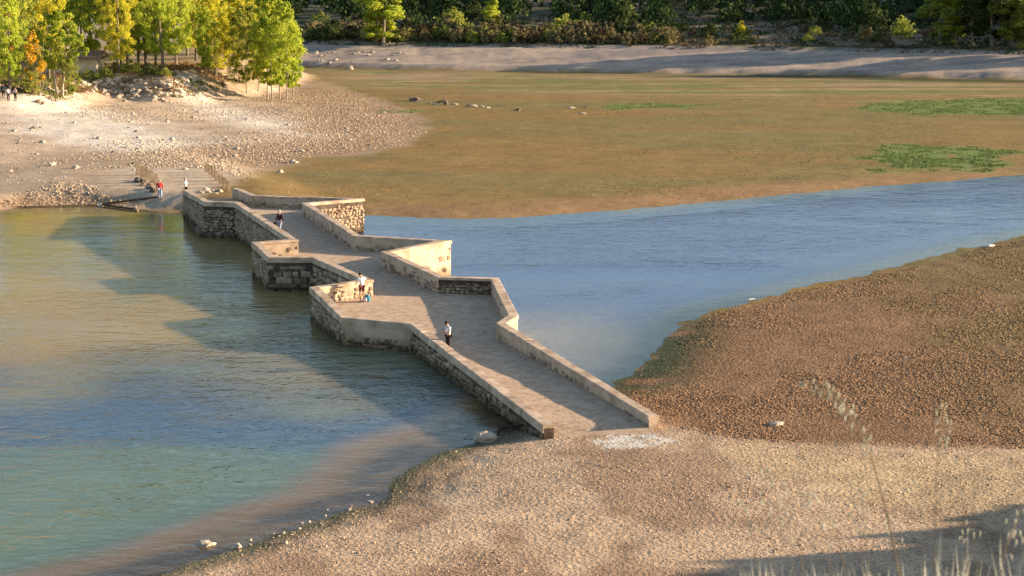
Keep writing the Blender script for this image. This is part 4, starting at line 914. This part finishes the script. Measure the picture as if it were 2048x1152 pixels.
tree(545, 201, 'young', 'green', 'straight young poplar in the middle of the shore clump', 1.2, 1.4, v=0)
tree(560, 198, 'young', 'lime', 'light green young poplar, second from the water side of the clump', 1.1, 1.3, v=1)
tree(574, 205, 'young', 'lime', 'young poplar nearest the mud flat, with drooping bright crown', 1.15, 1.3, v=2)
tree(585, 197, 'young', 'green', 'young poplar behind the one nearest the mud flat', .95, 1.1, v=1)
tree(520, 120, 'broad', 'olive', 'tall olive poplar behind the shore clump', .62, .9, v=1)
tree(470, 110, 'broad', 'olive', 'olive poplar far behind the yellow sapling', .7, .95, v=0)
for i, (x, y, m, s_, l) in enumerate([(20, 186, 'lime', .7, 'full lime tree hiding the left end of the house'), (182, 140, 'lime', .8, 'bright poplar rising behind the pale end of the house'), (255, 130, 'green', .8, 'green poplar behind the yellow one left of the bare trunks'), (375, 112, 'green', .8, 'green poplar deep behind the bright yellow one'), (420, 108, 'olive', .8, 'olive poplar between the yellow and the lime crowns'), (505, 108, 'yellow', .7, 'yellow poplar standing behind the shore clump'), (130, 128, 'green', .9, 'green poplar rising over the middle of the house roof'), (60, 130, 'yellow', .9, 'yellow poplar behind the left part of the house')]):
    tree(x, y, 'broad', m, l, s_, 1.0, v=i % 3)
# poplars on the far bank
tree(766, 90, 'column', 'lime', 'large yellow-green poplar on the far bank', 2.1, 1.15, v=0)
tree(752, 89, 'column', 'green', 'darker poplar grown against the large yellow-green one on the far bank', 1.3, .85, v=1)
tree(984, 70, 'column', 'lime', 'single pale poplar behind the scrub of the far bank', .98, .62, v=2)
tree(1481, 82, 'column', 'yellow', 'tiny yellow poplar on the shaded far bank', .5, .31, v=1)
tree(1024, 30, 'column', 'green', 'green poplar on the dark slope above the single pale poplar', 1.3, .6, v=1)
for i, (x, y, s, z, m) in enumerate([(1880, 92, 1.9, 1.15, 'olive'), (1905, 90, 1.7, 1.2, 'green'), (1945, 93, 2.0, 1.2, 'oak'), (1985, 94, 2.1, 1.1, 'oak'), (2025, 95, 2.1, 1.1, 'olive'), (2050, 92, 1.9, 1.3, 'green')]):
    tree(x, y, 'column', m, ['olive tree with lit edge, left end of the dark wood on the far bank', 'tall tree second from the left end of the dark wood', 'dark tree third from the left end of the dark wood', 'dark tree fourth from the left end of the dark wood', 'olive tree fifth in the dark wood, near the picture edge', 'green tree at the right picture edge in the dark wood'][i], s, z, v=i % 3, name='tree')
# trees to the right of the view whose shade lies on the far bank
for i in range(9):
    x = 108 + 7 * i; y = 345 + (i % 3) * 14; t = tree(0, 0, 'column', 'oak', 'tree of the wood that goes on past the right picture edge', 2.2, 1.2, 'wood beyond the right edge', v=i % 3, name='tree', at=(x, y))
# scrub
def bush_mesh(name, seed, n, r, h, size, m, spiky=0):
    V, Fq, c = leaves(n, lambda t: r * math.sin(math.pi * (t * .6 + .35)) if not spiky else r * (1 - t * .5), .15 * h, h, size, seed, 26, .9 if not spiky else .5, .8 if not spiky else 1.4)
    V[:, 2] = np.maximum(V[:, 2], -.05); return np_mesh(name, V, Fq, LM[m])
BM = {}
for m in ('tan', 'brown', 'oak', 'pine', 'olive'):
    BM[m] = [bush_mesh('shrub', 60 + i, 900, 1.7, 2.3, .30, m, spiky=(m == 'tan')) for i in range(3)]
def shrub(at, m, s, sz, label, group, name='shrub', cat='shrub', v=None):
    o = link(name, BM[m][random.randrange(3) if v is None else v]); o.location = (at[0], at[1], gz(*at) - .1); o.scale = (s, s, sz); o.rotation_euler = (0, 0, random.uniform(0, 6.28)); return tag(o, label, cat, group)
random.seed(9)
lab = dict(tan='dry tan shrub in the scrub band along the far bank', brown='brown leafless shrub in the scrub band along the far bank', olive='olive shrub in the scrub band along the far bank', oak='dark evergreen shrub on the slope behind the scrub band', pine='dark conifer on the shaded slope behind the far bank')
for i in range(150):
    x = 622 + (1345 - 622) * ((i + random.random()) / 150); g = P(x, 90, 3.9); m = random.choice(['tan', 'tan', 'tan', 'brown', 'oak', 'olive'])
    yy = float(bank_y(g[0])) + random.uniform(26, 40); s = random.uniform(.85, 1.5); shrub((x * 0 + (x - CX) / F * yy, yy), m, s, s * random.uniform(.75, 1.15), lab[m], 'scrub band on the far bank, ' + m)
for i in range(30):
    x = random.uniform(1345, 2040); yy = 330 + random.uniform(24, 60) + 10; m = random.choice(['brown', 'tan', 'oak', 'olive', 'oak']); s = random.uniform(.6, 1.3)
    shrub(((x - CX) / F * yy, float(bank_y((x - CX) / F * yy)) + random.uniform(25, 55)), m, s, s * .9, lab[m].replace('scrub band along the', 'shaded scrub of the'), 'shaded scrub on the far bank, ' + m)
g = G(1728, 84); shrub((g[0], g[1]), 'tan', 1.6, 1.3, 'golden feathery shrub catching the sun on the shaded bank', None, v=0)
g = G(1421, 74); shrub((g[0], g[1]), 'oak', 1.0, 1.3, 'single dark round shrub left of the tiny yellow poplar', None, v=1)
g = G(605, 126); 
for i in range(170):
    yy = 366 + 150 * random.random() ** 1.2; x = random.uniform(-.30, .33) * yy
    b = yy - float(bank_y(x))
    if b < 38 or (x < -.12 * yy and random.random() < .6): continue
    m = random.choice(['pine', 'oak', 'pine', 'oak', 'olive']); s = random.uniform(1.2, 2.3); tall = random.uniform(1.2, 2.2) if m == 'pine' else random.uniform(.9, 1.4)
    shrub((x, yy), m, s, s * tall, lab[m].replace('olive shrub in the scrub band along the far bank', 'olive shrub on the dark slope behind the far bank'), 'dark growth on the far slope, ' + m, name='conifer' if m == 'pine' else 'shrub', cat='conifer' if m == 'pine' else 'shrub')
LMK = [(600, 'the leafy shore clump'), (766, 'the large yellow-green poplar'), (984, 'the single pale poplar'), (1421, 'the single dark round shrub'), (1481, 'the tiny yellow poplar'), (1728, 'the golden feathery shrub'), (1880, 'the edge of the dark wood')]
ORD = 'first second third fourth fifth sixth seventh eighth ninth tenth eleventh twelfth thirteenth fourteenth fifteenth sixteenth seventeenth eighteenth nineteenth twentieth'.split()
for _t, _u in (('twenty', 'thirtieth'), ('thirty', 'fortieth'), ('forty', 'fiftieth'), ('fifty', 'sixtieth')): ORD += [_t + '-' + q for q in ORD[:9]] + [_u]
KW = dict(tan='dry tan shrub', brown='brown twiggy shrub', olive='olive shrub', oak='dark evergreen shrub', pine='dark conifer')
bk = {}
for o in COL.objects:
    gname = o.get('group', '')
    if gname.startswith(('scrub band', 'shaded scrub', 'dark growth')):
        px = CX + o.location.x / o.location.y * F; kd = gname.split(', ')[1]; where = 'in the bank scrub'
        if gname.startswith('dark'): where = 'high on the slope' if o.location.y > 430 else 'low on the slope'
        l = [q for q in LMK if q[0] <= px]; bk.setdefault((kd, where, l[-1][1] if l else 'the picture edge'), []).append((px, o))
for (kd, where, lm), lst in bk.items():
    lst.sort(key=lambda q: q[0])
    for i, (_, o) in enumerate(lst):
        o['label'] = ORD[min(i, 59)] + ' ' + KW[kd] + ' right of ' + lm + ', ' + where
gl = {}
for o in COL.objects:
    if o.get('category') == 'rock' and o.get('group') and 'rubble' not in o['group']:
        gl.setdefault((o['group'], o['label'], o['group'] == 'stones strewn on the left shore' and o.location.y > 205), []).append((o.location.x / o.location.y, o))
for (gname, lb, up), lst in gl.items():
    lst.sort(key=lambda q: q[0])
    for i, (_, o) in enumerate(lst): o['label'] = lb + (', upper part' if up else '') + ', ' + ORD[min(i, 59)] + ' from the left'
# the wood that covers the rest of the slope reads as one mass
n = 3600; yy = 385 + 330 * RS.uniform(size=n) ** .9; xx = yy * RS.uniform(-.62, .62, n); bsel = (yy - bank_y(xx)) > 52 + 14 * vnoise(xx / 9, yy / 9, 4); xx, yy = xx[bsel], yy[bsel]; zz = Hg(xx, yy)
Vb, Fb, _ = leaves(170, lambda t: 1.6 * (1 - t * .8) + .15, .3, 5.6, .75, 5, 14, .8)
allV = []; sc_ = RS.uniform(.8, 1.6, len(xx)); an = RS.uniform(0, 6.28, len(xx))
A = Vb[None] * sc_[:, None, None]; ca, sa = np.cos(an)[:, None], np.sin(an)[:, None]
A = np.stack([A[:, :, 0] * ca - A[:, :, 1] * sa + xx[:, None], A[:, :, 0] * sa + A[:, :, 1] * ca + yy[:, None], A[:, :, 2] + zz[:, None]], -1).reshape(-1, 3)
Fw = (Fb[None] + (np.arange(len(xx)) * len(Vb))[:, None, None]).reshape(-1, 4)
tag(link('forest', np_mesh('forest', A, Fw, LM['pine'])), kind='stuff')
# undergrowth: rusty scrub on the terrace, dry grass on bank and slope
def undergrowth(name, X, Y, hgt, col, per, w): return tufts(name, X, Y, hgt, col, per, w)
X, Y = scatter(26000, 240, 300, tmin=-.31, tmax=-.13); t = sdpoly(X, Y, TERR); k = (t > -3) & (t < 14) & (fbm(X / 3, Y / 3, 3) > .42); X, Y = X[k][:5000], Y[k][:5000]
cc = lerp(np.tile([.26, .16, .07], (len(X), 1)), (.20, .20, .05), (fbm(X / 5, Y / 5, 9) > .52) * 1.0); tufts('undergrowth', X, Y, RS.uniform(.15, .5, len(X)), cc * .9, 6, .07)
X, Y = scatter(60000, 345, 430, tmin=-.2, tmax=.32); b = Y - bank_y(X); k = (b > 21) & (fbm(X / 5, Y / 5, 13) > .45); X, Y = X[k][:12000], Y[k][:12000]
cc = lerp(np.tile([.17, .13, .07], (len(X), 1)), (.06, .075, .03), (fbm(X / 7, Y / 7, 19) > .5) * 1.0); tufts('undergrowth', X, Y, RS.uniform(.2, .6, len(X)), cc, 5, .12)
# shrubs at the feet of the terrace trees
random.seed(12)
for i, (x, y, s, m) in enumerate([(235, 145, .8, 'olive'), (262, 146, .9, 'olive'), (300, 150, .8, 'oak'), (330, 152, .6, 'olive'), (215, 148, .7, 'tan'), (175, 160, .7, 'olive'), (60, 186, .7, 'olive'), (212, 160, .8, 'olive')]):
    g = G(x, y); shrub((g[0], g[1]), m, s, s * .9, ['bushy shrub left of the bare trunks', 'bushy shrub under the bare trunks', 'dark low shrub right of the bare trunks', 'little shrub at the head of the bright path', 'dry tan shrub at the corner of the house', 'sprawling shrub above the rubble near the house', 'leafy sucker growth round the foot of the small orange tree', 'green bush hiding the right corner of the pale house'][i], 'shrubs under the poplars')

# ------------------------------------------------------------------ wild oats close to the camera
M_OAT = noise_mat('dry_oat', (.34, .33, .25), (.50, .50, .40), 30, .8); M_STRAW = noise_mat('straw', (.20, .13, .07), (.32, .22, .12), 30, .8)
random.seed(21)
def camp(px, py, d):
    r_ = ray(px, py); k = d / r_[1]; return Vector((r_[0] * k, d, CAMH + r_[2] * k))
def oat(px_pts, d, label, heads, mat=M_STRAW, r0=.0014, nsp=22, drop=.03):
    pts = [camp(x, y, d + .02 * i) for i, (x, y) in enumerate(px_pts)]; b = pts[0].copy(); ground = gz(b.x, b.y) - .03
    root = empty('wild_oat', (b.x + .04, b.y, ground), label, 'grass', 'wild oats close to the camera'); L = Vector(root.location)
    P_ = [Vector((0, 0, 0))] + [p - L for p in pts]
    mb = MB(); mb.tube(P_, [r0 * 1.4] + [r0 * (1 - .5 * i / len(pts)) for i in range(len(pts))], 5); mb.build('stem', mat, root)
    for h_ in range(nsp):
        t = random.uniform(*heads); k = t * (len(pts) - 1); i = min(int(k), len(pts) - 2); p = pts[i].lerp(pts[i + 1], k - i) - L
        o_ = Vector((random.uniform(-1, 1), random.uniform(-1, 1), random.uniform(-.4, .5))) * .013; q0 = p + o_; dr = Vector((random.uniform(-.35, .35), random.uniform(-.3, .3), -1)).normalized() * random.uniform(.008, .013)
        s_ = MB(); s_.tube([p, q0], [.0002, .0002], 3, False); s_.tube([q0, q0 + dr * .35, q0 + dr], [.0005, .0015, .0002], 5); s_.build('spikelet', M_OAT, root)
    return root
oat([(1800, 1160), (1775, 1030), (1745, 920), (1715, 860), (1690, 810), (1655, 775), (1608, 765)], 2.6, 'tallest wild oat stem, arching over with a long nodding head', (.35, 1), nsp=46)
oat([(1868, 1160), (1872, 1000), (1876, 900), (1884, 850), (1886, 805)], 2.7, 'upright wild oat stem beside the tallest one', (.6, 1), nsp=16, r0=.0007)
oat([(1610, 1160), (1590, 1050), (1560, 960), (1500, 920)], 2.9, 'thin wild oat left of the tallest, bending away from it', (.4, 1), nsp=14, r0=.0007)
oat([(1520, 1160), (1500, 1060), (1480, 990), (1482, 925)], 3.0, 'faint wild oat farthest from the picture edge', (.3, 1), nsp=14, r0=.0006)
oat([(1690, 1160), (1680, 1080), (1640, 1010), (1600, 985)], 2.8, 'short wild oat between the tallest and the faint ones', (.3, 1), nsp=16, r0=.0007)
oat([(1740, 1160), (1730, 1060), (1725, 1000), (1712, 950)], 3.0, 'short upright wild oat just behind the tallest stem', (.3, 1), nsp=14, r0=.0006)
oat([(2000, 1165), (2010, 1100), (2030, 1050), (2045, 1010)], 2.5, 'wild oat leaning out at the right picture edge', (.2, 1), nsp=12, r0=.0008)
oat([(1960, 1165), (1950, 1100), (1948, 1020), (1950, 940)], 2.9, 'straight wild oat between the upright one and the picture edge', (.4, 1), nsp=10, r0=.0006)
for i in range(7):
    x = [1540, 1575, 1650, 1715, 1790, 1840, 1925][i]; yt = [985, 1010, 1040, 975, 1030, 960, 1010][i]
    oat([(x + 12, 1160), (x + 8, 1100), (x, (1100 + yt) / 2), (x - 14, yt)], 3.1 + .05 * i, ['thin pale oat leaning left, first of the low row', 'thin pale oat with a bare tip in the low row', 'lowest of the pale oats left of the tallest stem', 'slender oat touching the tallest stem from the left', 'small oat just right of the tallest stem', 'slender oat left of the upright one', 'small oat between the upright one and the straight one'][i], (.45, 1), nsp=7, r0=.0005)
# grass blades at the foot of the picture
mb = MB()
for _ in range(150):
    x = random.uniform(1470, 2060); top_ = 1152 - random.uniform(-30, 110) * (0.5 + .5 * (x > 1850)) * random.uniform(.3, 1); d = random.uniform(2.4, 3.3); b = camp(x, 1200, d); t_ = camp(x + random.uniform(-25, 25), top_, d + .05); g0 = Vector((b.x, b.y, gz(b.x, b.y) - .03)); m_ = g0.lerp(t_, .6) + Vector((random.uniform(-.02, .02), 0, .02))
    w = random.uniform(.0008, .0018); mb.tube([g0, b, m_.lerp(t_, .5), t_], [w, w, w * .8, .0002], 3, False)
tag(mb.build('grass', M_OAT), kind='stuff')
